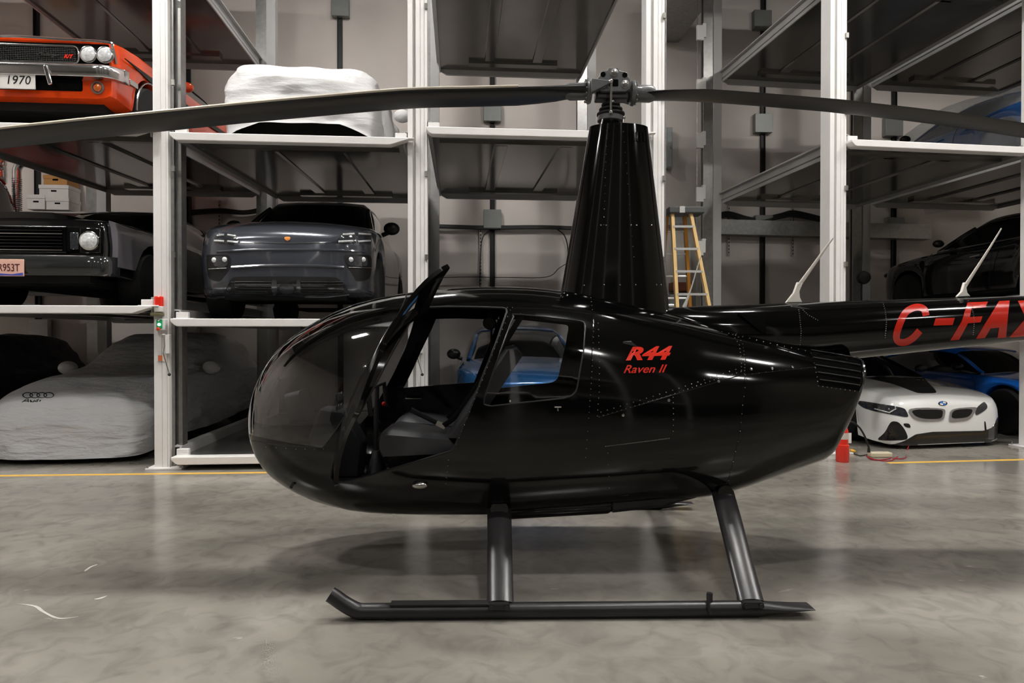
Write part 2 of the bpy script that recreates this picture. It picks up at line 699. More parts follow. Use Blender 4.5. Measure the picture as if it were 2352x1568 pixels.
LP = {}
XS = [-2.78, 0, 2.78, 5.55]
p = RP(XS[1], 0)
LP[1] = make_post('lift_post', 'white lift post with a red warning lamp and control box, left foreground', (p.x, p.y, 0), TH, 'channel', 'front lift posts')
nm = {0: 'white front lift post beyond the left picture edge', 2: 'white lift post behind the open cockpit door of the helicopter',
      3: 'white lift post just right of the rotor mast fairing'}
for k in (2, 3, 0):
    p = RP(XS[k], 0)
    if k == 2:
        LP[2] = make_post('lift_post', nm[2], (p.x, p.y, 0), TH, 'flange', 'front lift posts')
    else:
        LP[k] = dup(LP[2], (p.x, p.y, 0), TH, nm[k], 'front lift posts')
D0 = Vector((4.08, 8.3, 0))                                   # first front post of the right-hand group
WD = Matrix.Translation(D0) @ Matrix.Rotation(TH2, 4, 'Z')
for k, x, lb in ((4, 0, 'white lift post rising behind the tail boom near the front antenna'),
                 (5, 2.9, 'white lift post at the right picture edge beside the white sports car'),
                 (6, 5.8, 'white front lift post beyond the right picture edge')):
    p = WD @ Vector((x, 0, 0))
    LP[k] = dup(LP[2], (p.x, p.y, 0), TH2, lb, 'front lift posts')
DEP, DEP2 = 4.0, 3.5
rlab = {1: 'grey rear lift post between the orange car and the white covered car',
        2: 'grey rear lift post hidden behind the post beside the cockpit door',
        3: 'grey rear lift post seen left of the rotor hub', 0: 'grey rear lift post at far left'}
r0 = None
for k in (1, 2, 3, 0):
    p = RP(XS[k], DEP)
    if r0 is None:
        r0 = make_rear_post('rear_lift_post', rlab[k], (p.x, p.y, 0), TH, 'rear lift posts')
    else:
        dup(r0, (p.x, p.y, 0), TH, rlab[k], 'rear lift posts')
p = WD @ Vector((0, DEP2, 0))
make_rear_post('rear_lift_post', 'grey rear lift post with latch brackets behind the yellow step ladder', (p.x, p.y, 0), TH2, 'rear lift posts', hooks=True)
p = WD @ Vector((2.9, DEP2, 0))
dup(r0, (p.x, p.y, 0), TH2, 'grey rear lift post in front of the nose of the dark sedan', 'rear lift posts')

def make_platform(label, Mw, wdt, dep, z, tilt=0., rise=0.):
    loc = Mw @ Vector((0, 0, z))
    rz = Mw.to_euler().z
    t = thing('lift_platform', label, 'lift platform', loc, rz, 'car lift platforms', rise)
    W = wdt
    x0, x1 = .14, W - .14
    def sh(b):
        for v in b.verts:
            v.co.z += tilt * v.co.x
        return b
    b = NB(); bx(b, x0, x1, .0, dep, -.022, 0); obj('deck', sh(b), deck_m, t, world=False, smooth=0)
    b = NB()
    prism(b, [(x0 - .04, .012), (x1 + .04, .012), (x1 + .04, -.01), (x1 - .16, -.075), (x0 + .03, -.075), (x0, -.06), (x0 - .04, -.02)], -.12, .02)
    obj('front_lip', sh(b), lift_white, t, world=False, bev=.008)
    for s, xa in ((-1, x0), (1, x1)):
        b = NB()
        prism(b, [(xa, -.07), (xa + s * -.02, -.07), (xa + s * -.02, .11), (xa + s * .05, .12), (xa + s * .05, .10), (xa, .10)], .02, dep)
        obj('side_rail', sh(b), lift_grey, t, world=False, smooth=0)
    b = NB()
    prism(b, [(x0, .01), (x1, .01), (x1, -.04), (x1 - .12, -.11), (x0 + .12, -.11), (x0, -.04)], dep - .03, dep + .02)
    obj('rear_beam', sh(b), lift_grey, t, world=False, smooth=0)
    b = NB()
    for f in (.34, .66):
        prism(b, [(x0 + (x1 - x0) * f - .09, -.02), (x0 + (x1 - x0) * f - .075, -.05), (x0 + (x1 - x0) * f + .075, -.05), (x0 + (x1 - x0) * f + .09, -.02)], .42, dep - .3)
    bx(b, x0 + .1, x1 - .1, .36, .46, -.05, -.02)
    bx(b, x0 + .5, x1 - .5, dep - .45, dep - .3, -.07, -.02)
    pieces('stiffening_rib', sh(b), deck_m, t, world=False, smooth=0)
    for xa in (x0 - .02, x1 - .11):
        b = NB()
        bx(b, xa, xa + .13, -.02, .04, 0, .085)
        bx(b, xa - .0, xa + .22, -.1, -.01, .0, .018)
        obj('corner_bracket', sh(b), lift_white, t, world=False, bev=.006)
    return t

BAY = 2.78
RISE = R(2.7)                      # the upper platforms slope up towards the wall
def bay(k):
    return WB @ Matrix.Translation((XS[k], 0, 0))
ZA = {('A', 1): 1.80, ('A', 2): 3.76, ('A', 3): 6.10, ('B', 0): .14, ('B', 1): 1.66, ('B', 2): 3.70, ('C', 2): 3.83, ('C', 3): 6.13}
PL = {}
PL['A1'] = make_platform('white-edged lift platform carrying the black classic car with grey fenders', bay(0), BAY, DEP, ZA['A', 1])
PL['A2'] = make_platform('white-edged lift platform carrying the orange muscle car', bay(0), BAY, DEP, ZA['A', 2], 0, RISE)
PL['A3'] = make_platform('raised lift platform above the orange muscle car, underside seen', bay(0), BAY, DEP, ZA['A', 3])
PL['B0'] = make_platform('white lift platform lying on the floor left of the helicopter nose', bay(1), BAY, DEP, ZA['B', 0])
PL['B1'] = make_platform('white lift platform carrying the dark grey crossover', bay(1), BAY, DEP, ZA['B', 1])
PL['B2'] = make_platform('white lift platform carrying the car under a white cover', bay(1), BAY, DEP, ZA['B', 2], 0, RISE)
PL['C2'] = make_platform('empty lift platform at rotor mast height, left of the mast fairing', bay(2), BAY, DEP, ZA['C', 2], 0, RISE * .8)
PL['C3'] = make_platform('highest empty lift platform above the left rotor blade root', bay(2), BAY, DEP, ZA['C', 3])
for k, z, lb in (('D1', 1.70, 'lift platform hidden behind the tail boom, above the white sports car'),
                 ('D2', 3.90, 'empty lift platform at blade height right of the post behind the tail boom'),
                 ('D3', 6.05, 'highest lift platform at right above the right rotor blade')):
    PL[k] = make_platform(lb, WD, 2.9, DEP2, z)
PL['A4'] = make_platform('unseen top platform added at left to shade the wall, above the picture edge', bay(0), BAY, DEP, 8.0)  # top platforms here are unseen, added to keep lamp light off the back wall
PL['Z4'] = make_platform('unseen top platform added at far left to shade the wall, above the picture edge', bay(0) @ Matrix.Translation((-BAY, 0, 0)), BAY, DEP, 8.0)
PL['D4'] = make_platform('unseen top platform added at right to shade the wall, above the picture edge', WD, 2.9, DEP2, 8.0)
PL['E4'] = make_platform('unseen top platform added at far right to shade the wall, above the picture edge', WD @ Matrix.Translation((2.9, 0, 0)), 2.9, DEP2, 8.0)
for k, z, lb in (('E1', 1.92, 'lift platform under the dark sedan at the right edge'),
                 ('E2', 3.95, 'right edge lift platform carrying the dark blue coupe wrapped in plastic'),
                 ('E3', 6.1, 'right edge lift platform above the wrapped blue car')):
    PL[k] = make_platform(lb, WD @ Matrix.Translation((2.9, 0, 0)), 2.9, DEP2, z)

# unseen lift row added behind the camera for reflections in glass and black paint
WF = Matrix.Translation((6.6, -6.2, 0)) @ Matrix.Rotation(PI, 4, 'Z')
for k in range(5):
    p = WF @ Vector((k * 3.1, 0, 0))
    dup(LP[2], (p.x, p.y, 0), PI, 'white lift post added behind the camera for reflections', 'lift posts added for reflections')
for k in range(4):
    for z in ((1.75, 3.9) if k % 2 else (1.75, )):
        pl_ = make_platform('lift platform added behind the camera for reflections', WF @ Matrix.Translation((k * 3.1, 0, 0)), 3.1, 2.4, z)
        pl_['group'] = 'lift platforms added for reflections'

b = NB(); bx(b, 7.05, 7.75, -1.0, BACK - .05, 7.5, 8.3, WB)  # unseen duct, added to keep the wall in the gap dark
tag(obj('shade_duct', b, galv, None, smooth=0), 'unseen duct added overhead to shade the wall gap between the lift groups', 'duct')
# ================================================================== HELICOPTER
HY = R(1.0)
HO = Vector((.6885, 4.57, 0))
heli = thing('helicopter', 'glossy black four-seat helicopter with red lettering parked on skids', 'helicopter', HO, HY)
HM = WM[heli.name]
def HL(x, y, z):
    return HM @ Vector((x, y, z))
black = mat('gloss black paint', (8, 8, 8), .09, coat=0., var=.03, spec=.5, rvar=.3)
satin = mat('satin black paint', (34, 33, 34), .34, var=.1, scale=9)
rubber = mat('black rubber', (22, 22, 22), .6)
interior = mat('black trim', (18, 18, 19), .6, var=.1)
leather = mat('black leather', (54, 54, 56), .36, var=.12, scale=12, bump=.12, bscale=120)
red = mat('red vinyl lettering', (214, 42, 24), .25, coat=.6, var=.02)
steel = mat('bright steel', (190, 188, 184), .22, metal=1., var=.05)
hubgrey = mat('hub grey paint', (92, 93, 95), .35, coat=.4, var=.06, scale=20)
zincy = mat('rivet head', (150, 148, 146), .25, metal=.9)
acrylic = glass('clear acrylic', (232, 234, 236), 2.2)
HULL = [
(-2.471, 1.0623, 0.7352, 0.0501, 0.8727, 2.001, 2.106),
(-2.462, 1.0696, 0.7505, 0.0902, 0.8847, 2.002, 2.108),
(-2.4374, 1.1279, 0.7151, 0.1525, 0.8888, 2.003, 2.113),
(-2.3984, 1.2218, 0.6347, 0.2158, 0.8821, 2.005, 2.12),
(-2.3455, 1.31, 0.5641, 0.2771, 0.8789, 2.008, 2.131),
(-2.2793, 1.3937, 0.5067, 0.3355, 0.8819, 2.011, 2.144),
(-2.1999, 1.4661, 0.4573, 0.3904, 0.885, 2.015, 2.16),
(-2.1077, 1.5343, 0.4103, 0.4411, 0.8883, 2.02, 2.178),
(-2.0027, 1.5959, 0.3682, 0.4871, 0.892, 2.025, 2.199),
(-1.8853, 1.6541, 0.3366, 0.5278, 0.9007, 2.031, 2.223),
(-1.7555, 1.7043, 0.3096, 0.5627, 0.9092, 2.037, 2.249),
(-1.6134, 1.7411, 0.2952, 0.5913, 0.9195, 2.044, 2.277),
(-1.4593, 1.7709, 0.2919, 0.6129, 0.9336, 2.076, 2.335),
(-1.2931, 1.7932, 0.2926, 0.6272, 0.947, 2.183, 2.477),
(-1.115, 1.8096, 0.2972, 0.6341, 0.9603, 2.297, 2.63),
(-0.9853, 1.8167, 0.3, 0.635, 0.9676, 2.381, 2.741),
(-0.8555, 1.8198, 0.304, 0.635, 0.9739, 2.464, 2.852),
(-0.7258, 1.8195, 0.3118, 0.635, 0.9807, 2.487, 2.891),
(-0.5961, 1.8154, 0.3186, 0.635, 0.9852, 2.463, 2.875),
(-0.4663, 1.8051, 0.3274, 0.635, 0.9881, 2.439, 2.858),
(-0.3366, 1.79, 0.3364, 0.635, 0.9888, 2.416, 2.842),
(-0.2068, 1.7708, 0.3455, 0.635, 0.9877, 2.392, 2.826),
(-0.0771, 1.743, 0.3564, 0.635, 0.9835, 2.369, 2.81),
(0.0526, 1.7149, 0.3672, 0.6317, 0.9791, 2.345, 2.793),
(0.1824, 1.6855, 0.3773, 0.6236, 0.9736, 2.321, 2.777),
(0.3121, 1.6551, 0.3876, 0.6155, 0.9675, 2.3, 2.761),
(0.4418, 1.6251, 0.3983, 0.6025, 0.9617, 2.3, 2.745),
(0.5716, 1.5932, 0.4077, 0.5791, 0.9594, 2.3, 2.729),
(0.7013, 1.5606, 0.4276, 0.5558, 0.9659, 2.3, 2.712),
(0.8311, 1.5276, 0.4631, 0.5324, 0.9792, 2.3, 2.69),
(0.9608, 1.4976, 0.5028, 0.5048, 0.9948, 2.3, 2.646),
(1.0905, 1.4677, 0.5419, 0.4724, 1.0088, 2.3, 2.603),
(1.2203, 1.4353, 0.581, 0.4399, 1.0201, 2.3, 2.56),
(1.35, 1.4042, 0.6197, 0.4033, 1.0306, 2.3, 2.517),
(1.3857, 1.3974, 0.63, 0.3914, 1.034, 2.3, 2.505),
(1.4214, 1.3907, 0.6557, 0.3795, 1.0446, 2.3, 2.493),
(1.4571, 1.3838, 0.73, 0.3676, 1.0777, 2.3, 2.481),
(1.4929, 1.3769, 0.792, 0.3557, 1.1046, 2.3, 2.469),
(1.5286, 1.37, 0.8742, 0.3438, 1.1405, 2.3, 2.457),
(1.5643, 1.3628, 0.9736, 0.3319, 1.1837, 2.3, 2.445),
(1.6, 1.357, 1.14, 0.32, 1.25, 2.3, 2.433)]
def hull_ring(r, n=72):
    x, zt, zb, w_, zc, nt_, nb_ = r
    out = []
    for k in range(n):
        a = 2 * PI * k / n
        c, s = math.cos(a), math.sin(a)
        e = nt_ if s >= 0 else nb_
        h = zt - zc if s >= 0 else zc - zb
        out.append(HL(x, w_ * math.copysign(abs(c) ** (2 / e), c), zc + h * math.copysign(abs(s) ** (2 / e), s)))
    return out
def hull_refined():
    rows = [HULL[0]]
    for a, b_ in zip(HULL[:-1], HULL[1:]):
        k = max(1, int(math.ceil((b_[0] - a[0]) / .075)))
        for i in range(1, k + 1):
            rows.append(tuple(p + (q - p) * i / k for p, q in zip(a, b_)))
    return rows
def hull_bm():
    h = NB()
    loft(h, [[HM.inverted() @ p for p in hull_ring(r)] for r in hull_refined()])
    bmesh.ops.recalc_face_normals(h, faces=h.faces)
    return h
def bvh_local(bm):
    return BVHTree.FromPolygons([HM @ v.co for v in bm.verts], [[v.index for v in f.verts] for f in bm.faces])
hull = hull_bm()
hull.verts.index_update()
HB = bvh_local(hull)
HI = HM.inverted()
def xz(pts):
    """photo outline on the near flank -> side-view outline (x, z) in the helicopter's own frame"""
    out = []
    for u, v in pts:
        p, n = hit(HB, u, v)
        q = HI @ p
        out.append((q.x, q.z))
    return out
def cut(bm, poly, side, closed=True):
    n = len(poly)
    for i in range(n if closed else n - 1):
        a, b_ = poly[i], poly[(i + 1) % n]
        dx, dz = b_[0] - a[0], b_[1] - a[1]
        L = math.hypot(dx, dz)
        if L < 1e-5:
            continue
        x0, x1 = min(a[0], b_[0]) - .004, max(a[0], b_[0]) + .004
        z0, z1 = min(a[1], b_[1]) - .004, max(a[1], b_[1]) + .004
        fs = []
        for f in bm.faces:
            c = f.calc_center_median()
            if side and c.y * side < 0:
                continue
            fx = [v.co.x for v in f.verts]
            fz = [v.co.z for v in f.verts]
            if max(fx) < x0 or min(fx) > x1 or max(fz) < z0 or min(fz) > z1:
                continue
            fs.append(f)
        g = set(fs)
        for f in fs:
            g.update(f.edges)
            g.update(f.verts)
        bmesh.ops.bisect_plane(bm, geom=list(g), plane_co=(a[0], 0, a[1]), plane_no=(dz / L, 0, -dx / L), dist=1e-5)

door_px = spline([(962, 705), (905, 800), (850, 905), (795, 1000), (766, 1060), (758, 1098)], 4)[:-1] + \
    [(758, 1098), (764, 1107), (778, 1109), (802, 1105), (860, 1089), (950, 1062), (1036, 1036), (1043, 1028)] + \
    [(1076, 950), (1110, 862), (1142, 780), (1164, 716), (1163, 709), (1155, 706), (1100, 704), (1030, 703)]
door_xz = xz(door_px)
glass_px = spline([(935, 672), (925, 702), (885, 785), (830, 890), (775, 983), (742, 1027)], 4)
gl = xz(glass_px[1:])
gl = [(gl[0][0] + .06, 1.80), (gl[0][0] + .03, gl[0][1] + .05)] + gl
zb_ = gl[-1][1]
glass_xz = gl + [(-2.05, zb_ + .015), (-2.3, zb_ + .03), (-2.7, zb_ + .03), (-2.7, 2.1), (gl[0][0], 2.1)]
rw_px = rp = spline([(1180, 727), (1190, 722), (1330, 737)], 3)[:-1] + spline([(1330, 737), (1342, 742), (1344, 760)], 3)[:-1] + \
    [(1341, 800), (1326, 888)] + spline([(1323, 898), (1312, 909), (1295, 914)], 3) + [(1130, 932)] + \
    spline([(1122, 931), (1112, 927), (1113, 912)], 3) + [(1150, 805), (1174, 740)]
rw_xz = xz(rw_px)
# front door glazing, in the side view
dx_ = [p[0] for p in door_xz]
def shrink(poly, d):
    """offset an outline inwards"""
    n = len(poly)
    A = sum(poly[i][0] * poly[(i + 1) % n][1] - poly[(i + 1) % n][0] * poly[i][1] for i in range(n))
    s = 1 if A > 0 else -1
    out = []
    for i in range(n):
        p0, p1, p2 = poly[i - 1], poly[i], poly[(i + 1) % n]
        n1 = (-(p1[1] - p0[1]), p1[0] - p0[0])
        n2 = (-(p2[1] - p1[1]), p2[0] - p1[0])
        l1, l2 = math.hypot(*n1) or 1, math.hypot(*n2) or 1
        m_ = (n1[0] / l1 + n2[0] / l2, n1[1] / l1 + n2[1] / l2)
        lm = math.hypot(*m_) or 1
        k = d / max(.35, lm / 2)
        out.append((p1[0] + s * m_[0] / lm * k, p1[1] + s * m_[1] / lm * k))
    return out
def clip_above(poly, za, zb2, xa, xb):
    """keep the part of the outline above the sloping sill za..zb2"""
    f = lambda p: p[1] - (za + (zb2 - za) * (p[0] - xa) / (xb - xa))
    out = []
    for i in range(len(poly)):
        p, q = poly[i], poly[(i + 1) % len(poly)]
        a, b_ = f(p), f(q)
        if a >= 0:
            out.append(p)
        if a * b_ < 0:
            t = a / (a - b_)
            out.append((p[0] + (q[0] - p[0]) * t, p[1] + (q[1] - p[1]) * t))
    return out
win_xz = clip_above(shrink(door_xz, .05), 1.07, 1.13, -1.7, -.85)
for sd in (-1, 1):
    cut(hull, door_xz, sd)
    cut(hull, win_xz, sd)
    cut(hull, rw_xz, sd)
cut(hull, glass_xz, 0)
for yy in (-.03, .03):
    fs = [f for f in hull.faces if abs(f.calc_center_median().y) < .2 and f.calc_center_median().x < -.8]
    g = set(fs)
    for f in fs:
        g.update(f.edges); g.update(f.verts)
    bmesh.ops.bisect_plane(hull, geom=list(g), plane_co=(0, yy, 0), plane_no=(0, 1, 0))
bmesh.ops.remove_doubles(hull, verts=hull.verts[:], dist=.0025)
bmesh.ops.dissolve_degenerate(hull, edges=hull.edges[:], dist=.0015)
bmesh.ops.triangulate(hull, faces=[f for f in hull.faces if len(f.verts) > 4])
bins = {}
for f in hull.faces:
    c = f.calc_center_median()
    p = (c.x, c.z)
    side = 'near' if c.y < 0 else 'far'
    if inside(p, win_xz):
        k = side + '_door_window'
    elif inside(p, door_xz):
        k = side + '_door'
    elif inside(p, rw_xz):
        k = side + '_rear_window'
    elif inside(p, glass_xz):
        k = 'bow' if abs(c.y) < .03 and c.z > 1.0 else side + '_windshield'
    else:
        k = 'body'
    bins.setdefault(k, []).append(f)
def part_bm(k):
    b2 = bmesh.new()
    mp = {}
    for f in bins[k]:
        vs = []
        for v in f.verts:
            if v not in mp:
                mp[v] = b2.verts.new(v.co)
            vs.append(mp[v])
        try:
            b2.faces.new(vs)
        except ValueError:
            pass
    return b2
fuselage = obj('fuselage', part_bm('body'), black, heli, world=False, solid=.012, smooth=50)
obj('windshield_bow', part_bm('bow'), black, heli, world=False, solid=.012, smooth=60)
for sd in ('near', 'far'):
    w_ = obj('windshield', part_bm(sd + '_windshield'), acrylic, heli, world=False, smooth=60)
    rd = obj('rear_window', part_bm(sd + '_rear_window'), acrylic, heli, world=False, smooth=60)
fd = obj('front_door', part_bm('far_door'), black, heli, world=False, solid=.01, smooth=50)
obj('door_window', part_bm('far_door_window'), acrylic, fd, world=False, smooth=60)
# near front door: swung open on its slanting front edge
hA = Vector((xz([(766, 1060)])[0][0], 0, xz([(766, 1060)])[0][1]))
hBx, hBz = xz([(950, 727)])[0]
def skin_y(x, z):
    l, n, i, d = HB.ray_cast(HM @ Vector((x, -3, z)), (HM.to_3x3() @ Vector((0, 1, 0))))
    return (HI @ l).y
hA.y = skin_y(hA.x, hA.z)
hB = Vector((hBx, skin_y(hBx, hBz), hBz))
DOOR_OPEN = R(72)
RT = Matrix.Translation(hA) @ Matrix.Rotation(DOOR_OPEN, 4, (hB - hA).normalized()) @ Matrix.Translation(-hA)
chk = RT @ Vector((door_xz[-6][0], -.55, door_xz[-6][1]))
if chk.y > -.7:
    RT = Matrix.Translation(hA) @ Matrix.Rotation(-DOOR_OPEN, 4, (hB - hA).normalized()) @ Matrix.Translation(-hA)
db = part_bm('near_door'); db.transform(RT)
nd = obj('front_door', db, black, heli, world=False, solid=.022, smooth=50)
nd['label'] = 'open front door hinged forward'
db = part_bm('near_door_window'); db.transform(RT)
obj('door_window', db, acrylic, nd, world=False, smooth=60)
hull.free()
FB = bvh_of(fuselage)
# seals and frames
b = NB()
line_px(b, HB, rw_px + [rw_px[0]], .005, .001, 6, 10)
obj('window_seal', b, satin, heli)
b = NB()
line_px(b, HB, door_px + [door_px[0]], .007, -.004, 6, 12)
obj('door_seal', b, rubber, heli)
b = NB()
line_px(b, HB, glass_px[1:] + [(700, 1026), (640, 1021), (600, 1016), (580, 1012)], .004, .001, 6, 10)
obj('windshield_seal', b, satin, heli)
# door handles, hinges, latches on the near side
b = NB(); tube(b, [HL(-1.5, .60, 1.03), HL(-1.5, .565, 1.0), HL(-1.38, .565, 1.0), HL(-1.38, .60, 1.03)], .006, 8)
obj('door_handle', b, steel, fd)
b = NB(); p, n = hit(HB, 1281, 934); tube(b, [p + n * .012 + Vector((-.02, 0, 0)), p + n * .012 + Vector((.02, 0, 0))], .005, 8)
tube(b, [p, p + n * .015 + Vector((.0, 0, -.025))], .005, 8); obj('door_latch', b, steel, heli)
b = NB(); p, n = hit(HB, 1172, 921); ball(b, p + n * .006, .008, 10); obj('window_knob', b, steel, heli)
b = NB(); p, n = hit(HB, 965, 1112); ball(b, p + n * .01, .022, 16, (2.2, 1, 1)); obj('landing_light', b, steel, heli)

# ---------------------------------------------------------------- cabin interior
def lbox(bm, x0, x1, y0, y1, z0, z1):
    return bx(bm, x0, x1, y0, y1, z0, z1, HM)
b = NB(); prism(b, [(-1.95, -.2), (-1.7, -.36), (-1.3, -.47), (.02, -.5), (.02, .5), (-1.3, .47), (-1.7, .36), (-1.95, .2)], .50, .53, HM, 'z'); obj('cabin_floor', b, interior, heli)
b = NB()
def hull_at(x):
    for p, q in zip(HULL[:-1], HULL[1:]):
        if p[0] <= x <= q[0]:
            t = (x - p[0]) / (q[0] - p[0])
            return tuple(a + (c - a) * t for a, c in zip(p, q))
rg_ = [[HM @ (Vector((xx, 0, 1.0)) + (HI @ p - Vector((0.0 + xx, 0, 1.0))) * .955) for p in hull_ring(hull_at(xx))] for xx in (.0, .04)]
loft(b, rg_)
obj('rear_bulkhead', b, interior, heli)
def seat(y0, y1, xf, xr, z, back_top, lean):
    sb = NB()
    prism(sb, [(xf + .06, .53), (xr + .05, .53), (xr + .05, z - .1), (xf + .02, z - .1)], max(y0, -.45), min(y1, .45), HM)
    so = obj('seat', sb, interior, heli, bev=.01)
    cb = NB()
    ym, h = (y0 + y1) / 2, (y1 - y0) / 2
    rings = []
    for k in range(13):
        t = -1 + k / 6
        d = max(.0, 1 - abs(t) ** 5)
        yy = ym + h * t
        rings.append([HM @ Vector((x, yy, z_ * 1.0)) for x, z_ in [
            (xf + .02, z - .13), (xf - .03 * d, z - .08), (xf - .03 * d, z - .03), (xf + .01, z + .015 * d), (xf + .07, z + .035 * d), (xf + (xr - xf) * .5, z + .03 * d - .012),
            (xr, z - .03 + .02 * d), (xr + .03, z - .06), (xr + .03, z - .11)]])
    loft(cb, rings)
    obj('seat_cushion', cb, leather, so, smooth=60)
    bb2 = NB()
    rings = []
    for k in range(13):
        t = -1 + k / 6
        d = max(.0, 1 - abs(t) ** 5)
        yy = ym + h * .96 * t
        xb, zb0 = xr + .01, z - .02
        xt, zt0 = xr + lean, back_top
        rings.append([HM @ Vector(p3) for p3 in [
            (xb - .01 - .02 * d, yy, zb0), (xb + (xt - xb) * .3 - .05 * d, yy, zb0 + (zt0 - zb0) * .3), (xb + (xt - xb) * .75 - .04 * d, yy, zb0 + (zt0 - zb0) * .75),
            (xt - .02 * d, yy, zt0 + .0), (xt + .05, yy, zt0 + .02 * d), (xt + .09, yy, zt0 - .03), (xb + .1, yy, zb0)]])
    loft(bb2, rings)
    obj('seat_back', bb2, leather, so, smooth=60)
    return so
for y0, y1 in ((-.55, -.05), (.05, .55)):
    seat(y0, y1, -1.50, -1.08, .885, 1.40, .36)
    seat(y0, y1, -.62, -.16, .88, 1.45, .14)
# console, instrument panel, cyclic
b = NB()
prism(b, [(-2.02, .53), (-1.72, .53), (-1.70, .76), (-1.82, .98), (-1.98, 1.0), (-2.06, .8)], -.1, .1, HM)
con = obj('console', b, interior, heli, bev=.015)
b = NB()
prism(b, rrect(-.13, .13, .92, 1.13, .04), -.05, .05, HM @ Matrix.Translation((-1.93, 0, 0)) @ Matrix.Rotation(R(90), 4, 'Z') @ Matrix.Rotation(R(-12), 4, 'X'))
ip = obj('instrument_panel', b, interior, con)
for k, (yy, zz) in enumerate(((-.07, 1.07), (0, 1.07), (.07, 1.07), (-.07, .99), (0, .99), (.07, .99))):
    b = NB(); lathe(b, [(.028, 0), (.03, .006), (.024, .007), (0, .007)], HL(-1.873, yy, zz), HM.to_3x3() @ Vector((1, 0, .2)), 16)
    obj('gauge', b, satin, con)
b = NB()
tube(b, spline([HL(-1.62, 0, .56), HL(-1.625, 0, .8), HL(-1.615, 0, 1.135)], 6), [.022] * 4 + [.016] * 9, 10)
cy = obj('cyclic_stick', b, satin, heli)
b = NB()
tube(b, [HL(-1.615, -.3, 1.10), HL(-1.615, -.27, 1.145), HL(-1.615, .27, 1.145), HL(-1.615, .3, 1.10)], .014, 10)
obj('grip_bar', b, satin, cy)
for yy in (-.3, .3):
    b = NB(); tube(b, [HL(-1.615, yy, 1.11), HL(-1.60, yy, .97)], [.018, .016], 10); obj('hand_grip', b, rubber, cy)
b = NB(); lathe(b, [(.075, 0), (.065, .05), (.035, .13), (.026, .17)], HL(-1.62, 0, .53), n=14); obj('stick_boot', b, leather, cy)
b = NB(); ball(b, HL(-1.60, .18, 1.0), .016, 10); obj('mixture_knob', b, mat('red knob', (200, 26, 18), .35), con)
for yy in (-.34, -.2, .2, .34):
    b = NB(); box(b, HL(-2.05, yy, .66), (.02, .08, .12), (0, R(-20), HY)); tube(b, [HL(-2.05, yy, .62), HL(-2.1, yy, .52)], .01, 6); obj('pedal', b, satin, heli)
# belts and headset
for yy in (-.46, -.12):
    b = NB()
    tube(b, spline([HL(-.63, yy, 1.62), HL(-.80, yy - .01, 1.35), HL(-1.02, yy, 1.02), HL(-1.12, yy, .93)], 6), .022, 6, True, .12)
    obj('seat_belt', b, rubber, heli)
b = NB(); box(b, HL(-1.14, -.42, .93), (.06, .03, .03), (0, R(25), 0)); obj('belt_buckle', b, steel, heli)
b = NB()
pts = [HL(-.84 + .0 * k, -.1 + .085 * math.cos(PI * k / 8), 1.60 + .09 * math.sin(PI * k / 8)) for k in range(9)]
tube(b, pts, .009, 8); hs = obj('headset', b, rubber, heli)
for s in (-1, 1):
    b = NB(); lathe(b, [(.035, -.022), (.045, -.01), (.045, .012), (.03, .024)], HL(-.84, -.1 + s * .085, 1.57), HM.to_3x3() @ Vector((0, 1, 0)), 14); obj('ear_cup', b, rubber, hs)
b = NB(); tube(b, [HL(-.83, -.02, 1.70), HL(-.83, -.02, 1.22)], .008, 8); obj('hanger_strap', b, rubber, heli)
# inner collective lever
b = NB(); tube(b, [HL(-1.1, -.03, .84), HL(-1.38, -.03, .98)], [.014, .019], 10); obj('collective_lever', b, satin, heli)

# ---------------------------------------------------------------- mast fairing
def z_at(v, Y=4.57):
    return at(1176, v, Y).z
def x_at(u, Y=4.57):
    return (u - 1176) / FPX * Y - HO.x
b = NB()
rings = []
for k in range(29):
    t = k / 28
    v = 720 + (293 - 720) * t
    z = z_at(v)
    xl, xr_ = x_at(1279 + (1353 - 1279) * t), x_at(1539 + (1487 - 1539) * t)
    th = .185 + (.125 - .185) * t
    ring = []
    for a in range(96):
        q = 2 * PI * a / 96
        c = (1 - math.cos(q)) / 2                        # 0 nose .. 1 tail
        yv = th * 2.0 * (.95 * math.sqrt(c) * (1 - c) ** .55 * .92)
        ring.append(HL(xl + (xr_ - xl) * c, math.copysign(yv, math.sin(q)) if 1e-6 < c < 1 - 1e-6 else 0, z))
    rings.append(ring)
loft(b, rings)
mf = obj('mast_fairing', b, black, heli, smooth=40)
MB_ = bvh_of(mf)
b = NB()
for pts in ([(1380, 517), (1392, 517)], [(1449, 517), (1462, 517)], [(1496, 517)], [(1341, 655), (1387, 654), (1424, 654), (1460, 654), (1508, 654), (1518, 654)]):
    dots_px(b, MB_, pts, .006, 8)
for k in range(13):
    dots_px(b, MB_, [(1394 - k * .6, 300 + k * 18), (1432 + k * 2.0, 302 + k * 24)], .0028, 6)
obj('fairing_screws', b, zincy, mf)
for k in range(5):
    b = NB(); skin_px(b, MB_, [(1444 + k * 8, 303), (1448 + k * 8, 303), (1449.5 + k * 8, 325), (1445.5 + k * 8, 325)], .006, .004, 8)
    obj('vent_louver', b, black, mf, smooth=0)

